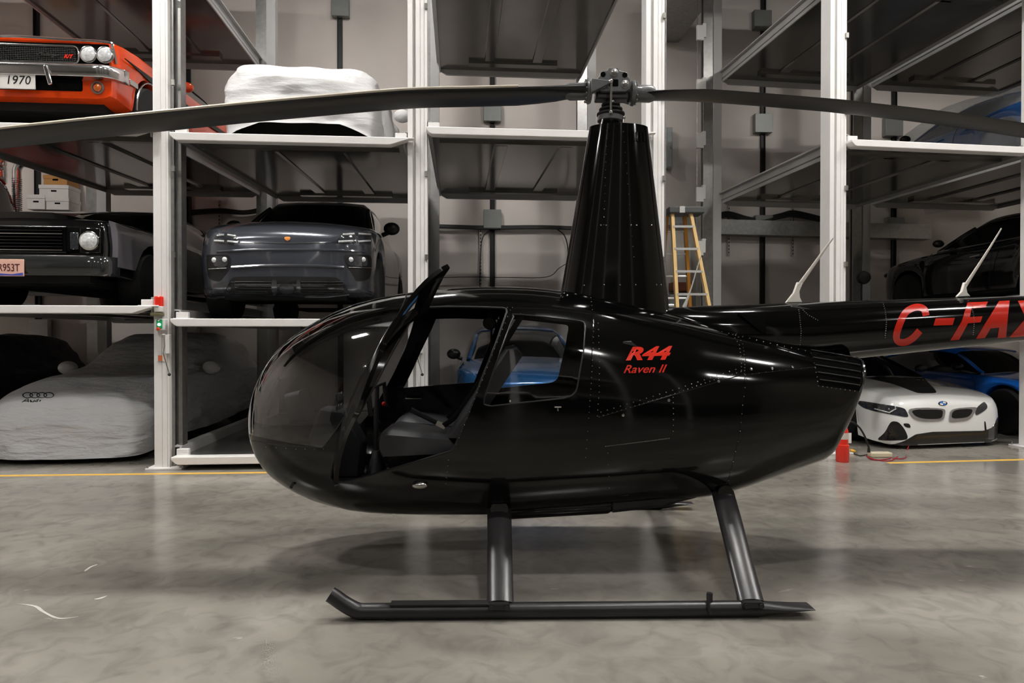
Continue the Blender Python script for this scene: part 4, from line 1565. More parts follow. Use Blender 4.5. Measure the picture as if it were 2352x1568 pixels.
# ---------------------------------------------------------------- orange muscle car
def muscle_car():
    c = RP(-1.53, .1)
    t = place('orange muscle car with chrome bumper and 1970 plate on the upper left platform', 'car', 'muscle_car', (c.x, c.y, ZA['A', 2]), TH, RISE)
    t.scale = (1.05, 1.05, 1.07)
    paint = mat('orange paint', (226, 70, 14), .16, coat=1., var=.02)
    body = obj('body', car_body([(0, .90, .33, .90, .02), (.04, .925, .32, .915, .025), (.3, .955, .28, .94, .035), (1.2, .965, .25, .95, .045), (2.6, .955, .22, .97, .03),
                                 (3.6, .965, .25, 1.02, .03), (4.4, .95, .3, .93, .02), (4.82, .90, .36, .88, .02), (4.86, .87, .42, .86, .01)],
                                [(.76, .32, .39), (3.62, .32, .39)], .9, .08), paint, t, world=False, smooth=40)
    greenhouse(t, [(1.65, .76, .72, .93, .96), (2.35, .78, .62, .95, 1.30), (3.0, .78, .62, .96, 1.33), (3.5, .78, .62, .99, 1.29), (4.25, .76, .68, .95, .99)],
               mat('black vinyl roof', (20, 20, 20), .6), (2.3, 3.6))
    under(t, 4.86, .95, .26, .33)
    for x in (-.84, .84):
        for y in (.76, 3.62):
            wheel(t, x, y, .335, .25, mat('polished rim', (176, 176, 178), .25, metal=.6), 0, .72)
    rec = mat('dark recess')
    b = NB(); bx(b, -.88, .88, -.012, .03, .66, .885); gr = obj('grille_recess', b, rec, t, world=False, bev=.02)
    b = NB()
    for k in range(9):
        bx(b, -.56, .56, -.03, -.01, .685 + k * .018, .690 + k * .018)
    for k in range(48):
        bx(b, -.56 + k * .0234, -.556 + k * .0234, -.028, -.012, .68, .836)
    obj('grille_mesh', b, mat('grille mesh', (70, 70, 70), .4, metal=.6), gr, world=False, smooth=0)
    b = NB(); tube(b, [(x, -.03, z) for x, z in rrect(-.585, .585, .672, .845, .05)] + [(.585, -.03, .795)], .009, 8); obj('grille_frame', b, chrome, gr, world=False)
    b = NB(); tube(b, spline([(-.93, .03, .70), (-.915, -.01, .86), (-.86, -.02, .90), (-.4, -.02, .915), (0, -.025, .925), (.4, -.02, .915), (.86, -.02, .90), (.915, -.01, .86), (.93, .03, .70)], 6), .014, 8)
    obj('hood_edge_trim', b, chrome, t, world=False)
    for s in (-1, 1):
        for x in (.69, .855):
            b = NB(); lathe(b, [(.075, .02), (.087, .03), (.087, .045), (.078, .05)], (s * x, 0, .765), (0, -1, 0), 28); rg = obj('headlight', b, chrome, t, world=False)
            b = NB(); lathe(b, [(.079, .03), (.07, .05), (.04, .062), (0, .066)], (s * x, 0, .765), (0, -1, 0), 24); obj('lens', b, lens, rg, world=False)
        b = NB(); lathe(b, [(.066, 0), (.066, .012), (.05, .014), (.046, .004), (0, .01)], (s * .755, -.005, .44), (0, -1, 0), 22); ts = obj('turn_signal', b, mat('lamp bezel', (110, 90, 84), .4), t, world=False)
        b = NB(); ball(b, (s * .755, -.012, .44), .042, 14, (1, .4, 1)); obj('lens', b, amber, ts, world=False)
        b = NB(); prism(b, [(s * .27, .62), (s * .32, .62), (s * .36, .44), (s * .32, .42)], -.12, -.09); obj('bumper_guard', b, chrome, t, world=False, bev=.01)
        b = NB(); prism(b, rrect(.24, .42, .56, .62, .015), s * .955, s * .972, None, 'x'); obj('side_marker', b, chrome, t, world=False, bev=.003)
        b = NB(); prism(b, [(.15, .80), (.9, .80), (2.6, .78), (4.2, .80), (4.2, .75), (2.6, .72), (.9, .72)], s * .955, s * .97, None, 'x'); obj('side_stripe', b, black_trim, t, world=False)
        b = NB(); ball(b, (s * .98, 1.75, 1.0), .1, 14, (.9, .8, .65)); obj('mirror', b, paint, t, world=False)
        b = NB(); P_ = [(s * .972, .76 + .395 * math.cos(R(a)), .32 + .395 * math.sin(R(a))) for a in range(0, 181, 12)]; tube(b, P_, .01, 6); obj('arch_trim', b, chrome, t, world=False)
    b = NB()
    prof = [(-.0, .515), (-.085, .53), (-.105, .585), (-.105, .63), (-.085, .655), (0, .665)]
    rings = []
    for k in range(25):
        x = -1.0 + 2.0 * k / 24
        e = max(0, abs(x) - .82)
        rings.append([Vector((x * (1 - .0 * e), y + e * e * 5.0 + .0, z)) for y, z in prof])
    loft(b, rings)
    obj('front_bumper', b, chrome, t, world=False, smooth=50, bev=.006)
    b = NB(); bx(b, -.6, .6, -.02, .02, .40, .52); obj('lower_intake', b, rec, t, world=False, bev=.02)
    b = NB(); bx(b, -.19, .17, -.075, -.065, .385, .56); pl = obj('licence_plate', b, mat('plate white', (206, 204, 200), .4), t, world=False, bev=.01)
    bm_ = text_bm('1970', .12, .18, .001, 1.05)
    bm_.transform(Matrix.Translation((-.125, -.077, .435)) @ Matrix.Rotation(R(90), 4, 'X'))
    obj('plate_lettering', bm_, black_trim, pl, world=False, smooth=0)
    bm_ = text_bm('Challenger', .05, .5, .001)
    bm_.transform(Matrix.Translation((.17, -.036, .735)) @ Matrix.Rotation(R(90), 4, 'X'))
    obj('grille_script', bm_, chrome, gr, world=False, smooth=0)
    bm_ = text_bm('R/T', .055, .3, .001, 1, 1, .002)
    bm_.transform(Matrix.Translation((.44, -.036, .72)) @ Matrix.Rotation(R(90), 4, 'X'))
    obj('grille_badge', bm_, red, gr, world=False, smooth=0)
    b = NB(); bx(b, -.75, .75, .12, .9, .22, .34); obj('radiator_support', b, under_m, t, world=False)
muscle_car()

# ---------------------------------------------------------------- black classic with grey fenders
def classic_car():
    c = RP(-1.60, .1)
    t = place('black classic car with grey front fenders and square grille on the middle left platform', 'car', 'classic_car', (c.x, c.y, ZA['A', 1]), TH)
    paint = mat('black car paint', (10, 10, 11), .1, coat=1., var=.02)
    fend = mat('grey primer fender', (108, 104, 110), .3, coat=.5, var=.03)
    body = obj('body', car_body([(0, .90, .40, .93, .02), (.03, .93, .38, .955, .03), (.25, .965, .33, .985, .04), (1.3, .985, .30, 1.0, .05), (2.6, .97, .28, .99, .04), (3.8, .985, .30, 1.0, .04),
                                 (4.7, .96, .36, .97, .03), (5.0, .9, .42, .93, .02)], [(1.0, .36, .44), (3.85, .36, .42)], .75, .1), paint, t, world=False, smooth=40)
    shell = bvh_of(body)
    greenhouse(t, [(1.7, .84, .80, .98, 1.02), (2.3, .86, .66, .99, 1.44), (3.0, .86, .68, .99, 1.475), (3.7, .86, .66, .99, 1.42), (4.3, .82, .76, .99, 1.04)], paint, (2.25, 3.75))
    under(t, 5.0, .97, .32, .36)
    for x in (-.84, .84):
        for y in (1.0, 3.85):
            wheel(t, x, y, .36, .27, alloy, 5)
    for s in (-1, 1):
        b = NB()
        n = 14
        rings = []
        for k in range(n + 1):
            y = .10 + 1.45 * k / n
            d = .46 ** 2 - (y - 1.0) ** 2
            zl = max(.46, .36 + math.sqrt(d) if d > 0 else 0)
            rings.append([Vector((s * .905, y, .985)), Vector((s * .975, y, .955)), Vector((s * 1.0, y, .85)), Vector((s * 1.005, y, max(zl, .72) if zl < .8 else .81)), Vector((s * 1.0, y, zl)), Vector((s * .93, y, zl))])
        loft(b, rings, True)
        obj('fender', b, fend, t, world=False, smooth=50, bev=.0)
    rec = mat('dark recess')
    b = NB(); bx(b, -.9, .9, -.015, .03, .60, .90); gr = obj('grille_recess', b, rec, t, world=False, bev=.02)
    for k in range(7):
        b = NB(); bx(b, -.48, .48, -.035, -.012, .625 + k * .036, .634 + k * .036); obj('grille_bar', b, chrome if k in (0, 5) else mat('dark chrome', (90, 90, 92), .15, metal=1.), gr, world=False)
    b = NB(); tube(b, [(-.52, -.03, .605), (.52, -.03, .605), (.52, -.03, .885), (-.52, -.03, .885), (-.52, -.03, .605)], .01, 8); obj('grille_frame', b, mat('dark chrome'), gr, world=False)
    for s in (-1, 1):
        b = NB(); bx(b, s * .6 - .045, s * .6 + .045, -.03, -.01, .64, .83); obj('parking_lamp', b, lens_dark, t, world=False, bev=.01)
        b = NB(); bx(b, s * .77 - .11, s * .77 + .11, -.03, -.012, .60, .88); bz = obj('headlight_bezel', b, paint, t, world=False, bev=.02)
        b = NB(); lathe(b, [(.10, .03), (.105, .05), (.095, .055)], (s * .77, 0, .735), (0, -1, 0), 28); obj('headlight_ring', b, chrome, bz, world=False)
        b = NB(); lathe(b, [(.097, .03), (.09, .055), (.05, .075), (0, .08)], (s * .77, 0, .735), (0, -1, 0), 26); obj('headlight_lens', b, lens, bz, world=False)
    b = NB()
    rings = []
    for k in range(25):
        x = -1.0 + 2.0 * k / 24
        e = max(0, abs(x) - .84)
        rings.append([Vector((x, y + e * e * 6, z)) for y, z in [(.0, .34), (-.08, .345), (-.11, .39), (-.11, .52), (-.08, .565), (0, .57)]])
    loft(b, rings)
    obj('front_bumper', b, mat('black bumper', (38, 40, 40), .12, coat=1.), t, world=False, smooth=50)
    b = NB(); bx(b, -.20, .135, -.128, -.118, .33, .515); pl = obj('licence_plate', b, mat('plate pink', (222, 176, 160), .4), t, world=False, bev=.012)
    b = NB(); prism(b, [(-.19, .338), (.125, .338), (.125, .37), (.01, .352), (-.19, .365)], -.1295, -.127); obj('plate_band', b, mat('plate blue', (70, 80, 170), .4), pl, world=False, smooth=0)
    bm_ = text_bm('R953T', .115, 0, .001, .95, .76)
    bm_.transform(Matrix.Translation((-.135, -.130, .385)) @ Matrix.Rotation(R(90), 4, 'X'))
    obj('plate_lettering', bm_, mat('plate maroon', (80, 24, 30), .5), pl, world=False, smooth=0)
    b = NB()
    rings = [[Vector((x * .5, y, 1.0)), Vector((x * .46, y, 1.05)), Vector((x * .3, y, 1.075)), Vector((0, y, 1.08)), Vector((-x * .3, y, 1.075)), Vector((-x * .46, y, 1.05)), Vector((-x * .5, y, 1.0))] for y, x in ((.15, .9), (.3, 1.0), (1.3, 1.05), (1.6, .9))]
    loft(b, rings)
    obj('hood_scoop', b, paint, t, world=False, smooth=50)
    b = NB(); bx(b, -.7, .7, .1, .8, .28, .4); obj('front_axle', b, under_m, t, world=False)
classic_car()

# ---------------------------------------------------------------- crossover
def crossover(label, loc, rz, rgb, detail):
    t = place(label, 'car', 'crossover', loc, rz)
    if detail:
        t.scale = (1.04, 1.0, 1.10)
        WM[t.name] = WM[t.name] @ Matrix.Diagonal((1.04, 1.0, 1.10, 1))
    paint = mat('paint %d %d %d' % rgb, rgb, .18, metal=.35, coat=1., var=.02)
    body = obj('body', car_body([(0, .52, .36, .80, .03), (.03, .66, .33, .85, .04), (.09, .78, .29, .90, .05), (.2, .88, .26, .95, .06), (.4, .955, .24, 1.0, .07), (.8, .985, .23, 1.05, .08), (1.4, .985, .22, 1.09, .08),
                                 (2.6, .97, .22, 1.10, .03), (3.6, .985, .24, 1.12, .03), (4.4, .95, .28, 1.10, .02), (4.7, .86, .4, 1.0, .02), (4.78, .7, .5, .9, .01)],
                                [(.92, .36, .42), (3.8, .36, .42)], .35, .1), paint, t, world=False, smooth=60)
    greenhouse(t, [(1.45, .84, .80, 1.09, 1.13), (2.2, .87, .66, 1.10, 1.56), (2.8, .87, .67, 1.10, 1.62), (3.6, .87, .64, 1.12, 1.56), (4.3, .84, .60, 1.12, 1.34), (4.6, .78, .6, 1.08, 1.12)], paint, (2.15, 3.9))
    under(t, 4.78, .95, .28, .36)
    for x in (-.86, .86):
        for y in (.92, 3.8):
            wheel(t, x, y, .365, .26, dark_alloy, 5, .72)
    for s in (-1, 1):
        b = NB(); ball(b, (s * 1.03, 1.75, 1.2), .11, 14, (1.0, .7, .75)); tube(b, [(s * .9, 1.78, 1.12), (s * 1.0, 1.76, 1.16)], .03, 8); obj('mirror', b, black_trim, t, world=False)
    if detail:
        sh = bvh_of(body)
        Z = lambda pts: zp(pts, 3.92, 420, 430)
        px_part(t, 'headlight', sh, Z([(1330, 497), (1375, 478), (1440, 430), (1500, 410), (1690, 405), (1697, 440), (1682, 497), (1560, 506), (1380, 507)]), lens_dark)
        px_part(t, 'headlight', sh, Z([(290, 430), (312, 415), (440, 411), (472, 427), (526, 506), (400, 511), (274, 501)]), lens_dark)
        for a, c in (((1440, 428), (1540, 420)), ((1580, 420), (1685, 425)), ((1400, 490), (1530, 484)), ((1575, 490), (1682, 482)), ((312, 437), (372, 431)), ((405, 431), (478, 442)), ((288, 482), (372, 487)), ((405, 487), (502, 497))):
            px_line(t, 'light_bar', sh, Z([a, c]), lens, .012, .006)
        cr_ = px_part(t, 'bonnet_crest', sh, Z([(915, 450), (945, 446), (970, 450), (966, 470), (942, 483), (918, 470)]), mat('crest gold', (206, 128, 60), .3, metal=.5, var=.5, scale=90), .006)
        dk = mat('intake black', (10, 10, 11), .5)
        px_part(t, 'side_intake', sh, Z([(215, 612), (225, 605), (412, 605), (436, 650), (430, 730), (345, 838), (330, 850), (236, 830), (216, 720)]), dk, .002, .02)
        px_part(t, 'side_intake', sh, Z([(1436, 606), (1680, 604), (1700, 640), (1692, 800), (1660, 835), (1560, 852), (1530, 790), (1462, 690)]), dk, .002, .02)
        px_part(t, 'main_headlamp', sh, Z([(262, 620), (408, 620), (402, 722), (282, 715)]), lens_dark, .008)
        px_part(t, 'main_headlamp', sh, Z([(1462, 622), (1660, 618), (1664, 716), (1482, 708)]), lens_dark, .008)
        for u, v in ((285, 655), (380, 650), (1510, 650), (1620, 650)):
            p, n = hit(sh, 420 + u / 3.92, 430 + v / 3.92); b = NB(); ball(b, p + n * .008, .03, 14, (1, .6, 1)); obj('projector_lens', b, lens, t)
        px_line(t, 'intake_bar', sh, Z([(240, 735), (400, 728)]), chrome, .005, .012)
        px_line(t, 'intake_bar', sh, Z([(1490, 722), (1690, 724)]), chrome, .005, .012)
        px_part(t, 'main_intake', sh, Z([(470, 800), (1350, 806), (1402, 820), (1500, 930), (1480, 962), (400, 966), (374, 945), (430, 830)]), dk, .002, .02, 10)
        px_part(t, 'radar_plate', sh, Z([(868, 865), (1000, 872), (1006, 950), (880, 955)]), mat('radar plate', (48, 50, 54), .3), .012)
        for x in ((800, 850), (1025, 1060)):
            px_part(t, 'intake_divider', sh, Z([(x[0], 835), (x[1], 835), (x[1], 960), (x[0], 960)]), paint, .01)
        for k in range(5):
            px_line(t, 'intake_slat', sh, Z([(470, 850 + k * 24), (795, 852 + k * 24)]), black_trim, .006, .006)
            px_line(t, 'intake_slat', sh, Z([(1065, 852 + k * 24), (1440, 852 + k * 24)]), black_trim, .006, .006)
        px_line(t, 'front_splitter', sh, Z([(225, 1000), (420, 985), (800, 990), (1300, 985), (1500, 960)]), paint, .014, .004)
        for q_, rr_ in (([(498, 578), (560, 574), (660, 573), (760, 574), (838, 578)], .016), ([(532, 614), (600, 610), (660, 609), (730, 610), (790, 614)], .02), ([(478, 668), (484, 690), (500, 700)], .012), ([(846, 668), (838, 690), (820, 700)], .012)):
            px_line(t, 'bumper_crease', sh, q_, paint, rr_, -.004)
        px_line(t, 'hood_shut_line', sh, Z([(528, 502), (700, 500), (940, 506), (1200, 502), (1330, 498)]), black_trim, .004, .0)
    return t
c = RP(1.24, .02)
crossover('dark grey crossover with four-bar headlights on the middle platform', (c.x, c.y, ZA['B', 1]), TH, (66, 69, 76), True)
c = RP(4.2, .9)
crossover('blue crossover parked on the floor behind the helicopter cabin, seen through its windows', (c.x, c.y, 0), TH, (40, 96, 150), False)

# ---------------------------------------------------------------- white sports car
def white_sports_car():
    t = place('white sports car with black bonnet panel and twin kidney grille at far right', 'car', 'sports_car', (5.80, 8.72, 0), R(12))
    paint = mat('white car paint', (228, 228, 226), .16, coat=1., var=.01)
    body = obj('body', car_body([(0, .58, .06, .52, .03), (.02, .70, .05, .56, .04), (.07, .82, .045, .60, .05), (.16, .90, .045, .645, .06), (.32, .955, .06, .69, .06), (.6, .975, .10, .74, .05), (1.0, .975, .15, .80, .04), (1.5, .965, .15, .83, .04),
                                 (2.6, .955, .15, .84, .04), (3.6, .985, .18, .90, .03), (4.4, .95, .22, .88, .03), (4.7, .84, .3, .82, .02)],
                                [(.95, .34, .39), (3.75, .34, .40)], .25, .04), paint, t, world=False, smooth=60)
    greenhouse(t, [(1.25, .76, .70, .82, .86), (2.0, .80, .58, .84, 1.20), (2.5, .81, .56, .85, 1.285), (3.2, .80, .52, .88, 1.22), (4.2, .74, .5, .88, .95)], black_trim, (1.95, 3.3))
    under(t, 4.7, .95, .2, .34)
    for x in (-.86, .86):
        for y in (.95, 3.75):
            wheel(t, x, y, .345, .22, alloy, 5, .74)
    sh = bvh_of(body)
    Z = lambda pts: zp(pts, 3.92, 1900, 700)
    blk = mat('gloss black trim', (12, 12, 13), .12, coat=.6)
    px_part(t, 'bonnet_panel', sh, Z([(350, 640), (860, 632), (874, 660), (920, 710), (990, 785), (960, 795), (822, 795), (780, 782), (600, 712), (345, 656)]), mat('satin black panel', (32, 32, 33), .35), .004)
    for q in ([(285, 860), (440, 885), (690, 925), (715, 960), (735, 1015), (600, 990), (430, 960), (330, 930), (272, 887)], [(1335, 932), (1408, 868), (1438, 900), (1440, 930), (1400, 962), (1332, 1000)]):
        hl = px_part(t, 'headlight', sh, Z(q), lens_dark, .005)
    px_line(t, 'daytime_light', sh, Z([(430, 935), (560, 970), (620, 935)]), lens, .008, .01)
    for ring_, hole in (([(710, 930), (960, 925), (1050, 935), (1060, 960), (1040, 1040), (870, 1045), (770, 1025)], [(742, 942), (1018, 940), (1034, 960), (1024, 1024), (880, 1026), (792, 1006)]),
                        ([(1105, 932), (1340, 916), (1340, 937), (1280, 1035), (1100, 1050), (1090, 1035)], [(1126, 942), (1312, 931), (1270, 1010), (1108, 1026)])):
        kg = px_part(t, 'kidney_grille', sh, Z(ring_), mat('satin silver', (186, 186, 190), .25, metal=.8), .012, .01, 8)
        px_part(kg, 'grille_opening', sh, Z(hole), mat('intake black'), .0165, .002, 8)
    px_part(t, 'corner_intake', sh, Z([(572, 1045), (640, 1050), (700, 1120), (735, 1215), (560, 1222), (440, 1215), (520, 1150)]), blk, .004)
    b = NB()
    dy = (WM[t.name].to_3x3() @ Vector((0, 1, 0))).normalized()
    g_ = []
    for i_ in range(61):
        x = -.82 + 1.66 * i_ / 60
        top = interp(x, [-.82, -.7, -.56, -.3, .5, .66, .80], [.062, .12, .20, .225, .215, .25, .38])
        col_ = []
        for k in range(7):
            z = .052 + (top - .052) * k / 6
            l_, n_, i2, d_ = sh.ray_cast(WM[t.name] @ Vector((x, -1.5, z)), dy)
            col_.append(l_ - dy * .008 if l_ else None)
        g_.append(col_)
    for a_, c_ in zip(g_[:-1], g_[1:]):
        for k in range(6):
            q4 = (a_[k], c_[k], c_[k + 1], a_[k + 1])
            if all(q4):
                b.faces.new([b.verts.new(p) for p in q4])
    bmesh.ops.remove_doubles(b, verts=b.verts[:], dist=1e-4)
    obj('lower_intake', b, blk, t, smooth=60, solid=.012)
    px_part(t, 'tow_cover', sh, Z([(680, 1066), (738, 1066), (754, 1106), (702, 1100)]), blk, .004)
    px_part(t, 'corner_intake', sh, Z([(1412, 1045), (1425, 1050), (1440, 1180), (1428, 1195), (1416, 1120)]), blk, .004)
    em = px_part(t, 'bonnet_emblem', sh, circ(2165, 926.5, 10.5, 5.2), mat('emblem ring', (30, 34, 40), .25), .006, .004, 5)
    px_part(em, 'emblem_quarter', sh, [[(2165, 926.5), (2157, 926.5), (2159.5, 923), (2165, 922.4)], [(2165, 926.5), (2173, 926.5), (2170.5, 930), (2165, 930.6)]], mat('emblem blue', (50, 110, 190), .3), .008, .001, 5)
    px_part(em, 'emblem_quarter', sh, [[(2165, 926.5), (2173, 926.5), (2170.5, 923), (2165, 922.4)], [(2165, 926.5), (2157, 926.5), (2159.5, 930), (2165, 930.6)]], paint, .008, .001, 5)
    for s in (-1, 1):
        b = NB(); ball(b, (s * 1.0, 1.55, .97), .1, 14, (1.1, .6, .6)); tube(b, [(s * .84, 1.55, .86), (s * .95, 1.55, .94)], .02, 8); obj('mirror', b, black_trim, t, world=False)
white_sports_car()

# ---------------------------------------------------------------- coupe (blue ones), sedan
def coupe(label, loc, rz, paint, rim_m, scale=1.0, sedan=False, cat='car', name='coupe'):
    t = place(label, cat, name, loc, rz)
    H_ = 1.08 if sedan else .86
    k = 1.16 if sedan else 1.0
    body = obj('body', car_body([(0, .5, .28, .62 * k, .03), (.03, .65, .25, .66 * k, .04), (.12, .80, .22, .71 * k, .05), (.35, .90, .20, .76 * k, .06), (.9, .945, .19, .82 * k, .06), (1.6, .94, .19, .86 * k, .05), (2.6, .93, .19, .87 * k, .03),
                                 (3.5, .955, .21, .91 * k, .03), (4.2, .93, .26, .90 * k, .03), (4.5, .84, .34, .84 * k, .02), (4.56, .74, .4, .78 * k, .01)],
                                [(.85, .34, .39), (3.5, .34, .39)], .4, .1), paint, t, world=False, smooth=60)
    greenhouse(t, [(1.4, .80, .76, .86 * k, .89 * k), (2.1, .82, .60, .87 * k, 1.22 * k), (2.7, .83, .60, .88 * k, 1.27 * k), (3.4, .82, .58, .9 * k, 1.19 * k), (4.2, .78, .66, .9 * k, .93 * k)], paint, (2.05, 3.2))
    under(t, 4.56, .93, .24, .34)
    for x in (-.83, .83):
        for y in (.85, 3.5):
            wheel(t, x, y, .345, .24, rim_m, 5 if not sedan else 0, .7)
    dk = mat('intake black')
    b = NB(); prism(b, rrect(-.45, .45, .30, .46, .05), -.02, .03); obj('grille', b, dk, t, world=False)
    for s in (-1, 1):
        b = NB(); ball(b, (s * .66, .10, .63 * k), .13, 16, (1.2, .7, .5)); obj('headlight', b, lens_dark, t, world=False)
        b = NB(); ball(b, (s * .62, 4.5, .72 * k), .12, 14, (1.5, .4, .6)); obj('tail_light', b, mat('tail lamp red', (110, 12, 14), .15, coat=1.), t, world=False)
        b = NB(); ball(b, (s * .98, 1.65, .98 * k), .1, 14, (1, .7, .65)); obj('mirror', b, black_trim, t, world=False)
        b = NB(); tube(b, spline([(s * .955, 1.3, .35), (s * .965, 1.32, .7 * k), (s * .92, 1.45, .86 * k)], 5), .004, 6); tube(b, spline([(s * .955, 2.65, .35), (s * .965, 2.7, .7 * k), (s * .92, 2.75, .87 * k)], 5), .004, 6)
        pieces('door_shut_line', b, black_trim, t, world=False)
        b = NB(); tube(b, [(s * .968, 2.3, .72 * k), (s * .975, 2.5, .73 * k)], .014, 8); obj('door_handle', b, chrome if sedan else paint, t, world=False)
        if sedan:
            b = NB(); tube(b, [(s * .85, 1.5, .875 * k), (s * .86, 2.5, .89 * k), (s * .84, 4.1, .915 * k)], .01, 6); obj('belt_trim', b, chrome, t, world=False)
    return t
blue_paint = mat('bright blue paint', (24, 104, 206), .16, coat=1., var=.02)
E0 = WD @ Matrix.Translation((2.9, 0, 0))
c = E0 @ Vector((1.5, .28, 0))
coupe('bright blue coupe parked behind the white sports car at the right edge', (c.x, c.y, 0), TH2, blue_paint, dark_alloy)
c = E0 @ Vector((1.72, 4.25, 1.92))
coupe('black sedan with bright wheels parked nose to the wall on the right edge platform', c, TH2 + PI, mat('black car paint'), mat('pale wheel', (196, 198, 200), .35, metal=.3), sedan=True, name='sedan')
navy = mat('navy car paint', (26, 60, 104), .2, coat=1., var=.03)
c = E0 @ Vector((1.36, 4.6, 3.95))
coupe('dark blue coupe wrapped in clear plastic on the upper right edge platform', c, TH2 + PI, navy, dark_alloy, name='coupe')

# plastic sheet thrown over it
def plastic_material():
    m = bpy.data.materials.new('clear plastic film')
    m.use_nodes = True
    nt = m.node_tree
    nt.nodes.clear()
    out = nt.nodes.new('ShaderNodeOutputMaterial')
    mix = nt.nodes.new('ShaderNodeMixShader')
    tr = nt.nodes.new('ShaderNodeBsdfTransparent')
    pb = nt.nodes.new('ShaderNodeBsdfPrincipled')
    lw = nt.nodes.new('ShaderNodeLayerWeight')
    tc = nt.nodes.new('ShaderNodeTexCoord')
    nz = nt.nodes.new('ShaderNodeTexNoise')
    bp = nt.nodes.new('ShaderNodeBump')
    nz.inputs['Scale'].default_value = 6
    nz.inputs['Detail'].default_value = 5
    bp.inputs['Strength'].default_value = .6
    bp.inputs['Distance'].default_value = .05
    tr.inputs['Color'].default_value = (.86, .88, .9, 1)
    pb.inputs['Base Color'].default_value = (.75, .78, .82, 1)
    pb.inputs['Roughness'].default_value = .15
    pb.inputs['Alpha'].default_value = 1
    lw.inputs['Blend'].default_value = .12
    mr = nt.nodes.new('ShaderNodeMapRange')
    mr.inputs['To Min'].default_value = .05
    mr.inputs['To Max'].default_value = .8
    nt.links.new(tc.outputs['Object'], nz.inputs['Vector'])
    nt.links.new(nz.outputs['Fac'], bp.inputs['Height'])
    nt.links.new(bp.outputs['Normal'], pb.inputs['Normal'])
    nt.links.new(bp.outputs['Normal'], lw.inputs['Normal'])
    nt.links.new(lw.outputs['Facing'], mr.inputs['Value'])
    nt.links.new(mr.outputs['Result'], mix.inputs['Fac'])
    nt.links.new(tr.outputs['BSDF'], mix.inputs[1])
    nt.links.new(pb.outputs['BSDF'], mix.inputs[2])
    nt.links.new(mix.outputs['Shader'], out.inputs['Surface'])
    return m
def fold(p, s, a):
    return mnoise.noise(Vector(p) * s) * a
b = NB()
rows_ = []
for j in range(40):
    y = -.02 + 4.75 * j / 39
    row = []
    for i in range(41):
        s = -1 + 2 * i / 40
        prof_top = interp(y, [-.1, .0, .4, 1.2, 1.8, 2.4, 3.2, 4.0, 4.4], [.80, .98, 1.16, 1.24, 1.33, 1.33, 1.16, 1.0, .85])
        w_ = interp(y, [-.1, .0, .4, 4.3, 4.8], [.85, .95, 1.0, 1.0, .85])
        a = abs(s)
        if a < .55:
            x, z = s / .55 * w_ * .78, prof_top - .05 * (a / .55) ** 2
        else:
            f = (a - .55) / .45
            x, z = math.copysign(w_ * (.78 + .27 * f ** .7), s), (prof_top - .05) * (1 - f) + .02
        x += fold((i * .5, y * 1.2, 3), 1.1, .05)
        z += fold((i * .35, y * 2, 7), 1.0, .03) * (1 if a < .9 else 0)
        row.append((E0 @ Matrix.Translation((1.36, .02, 3.955))) @ Vector((x, y, max(z, .004))))
    rows_.append(row)
loft(b, rows_, False)
sheet = obj('plastic_sheet', b, plastic_material(), None, smooth=60)
tag(sheet, 'clear plastic sheet thrown over the dark blue coupe at the upper right edge', 'plastic sheet')

# ---------------------------------------------------------------- covered cars
def cloth_material(name, rgb, bump=.35):
    m = mat(name, rgb, .8, var=.04, scale=3)
    nt = m.node_tree
    bs = nt.nodes['Principled BSDF']
    tc = nt.nodes.new('ShaderNodeTexCoord')
    mp = nt.nodes.new('ShaderNodeMapping')
    mp.inputs['Scale'].default_value = (.7, .9, 2.6)
    mp.inputs['Rotation'].default_value = (.15, .3, .1)
    nz = nt.nodes.new('ShaderNodeTexNoise')
    nz.inputs['Scale'].default_value = 4.2
    nz.inputs['Detail'].default_value = 4
    nz.inputs['Distortion'].default_value = .25
    bp = nt.nodes.new('ShaderNodeBump')
    bp.inputs['Strength'].default_value = bump
    bp.inputs['Distance'].default_value = .06
    nt.links.new(tc.outputs['Object'], mp.inputs['Vector'])
    nt.links.new(mp.outputs['Vector'], nz.inputs['Vector'])
    nt.links.new(nz.outputs['Fac'], bp.inputs['Height'])
    nt.links.new(bp.outputs['Normal'], bs.inputs['Normal'])
    return m
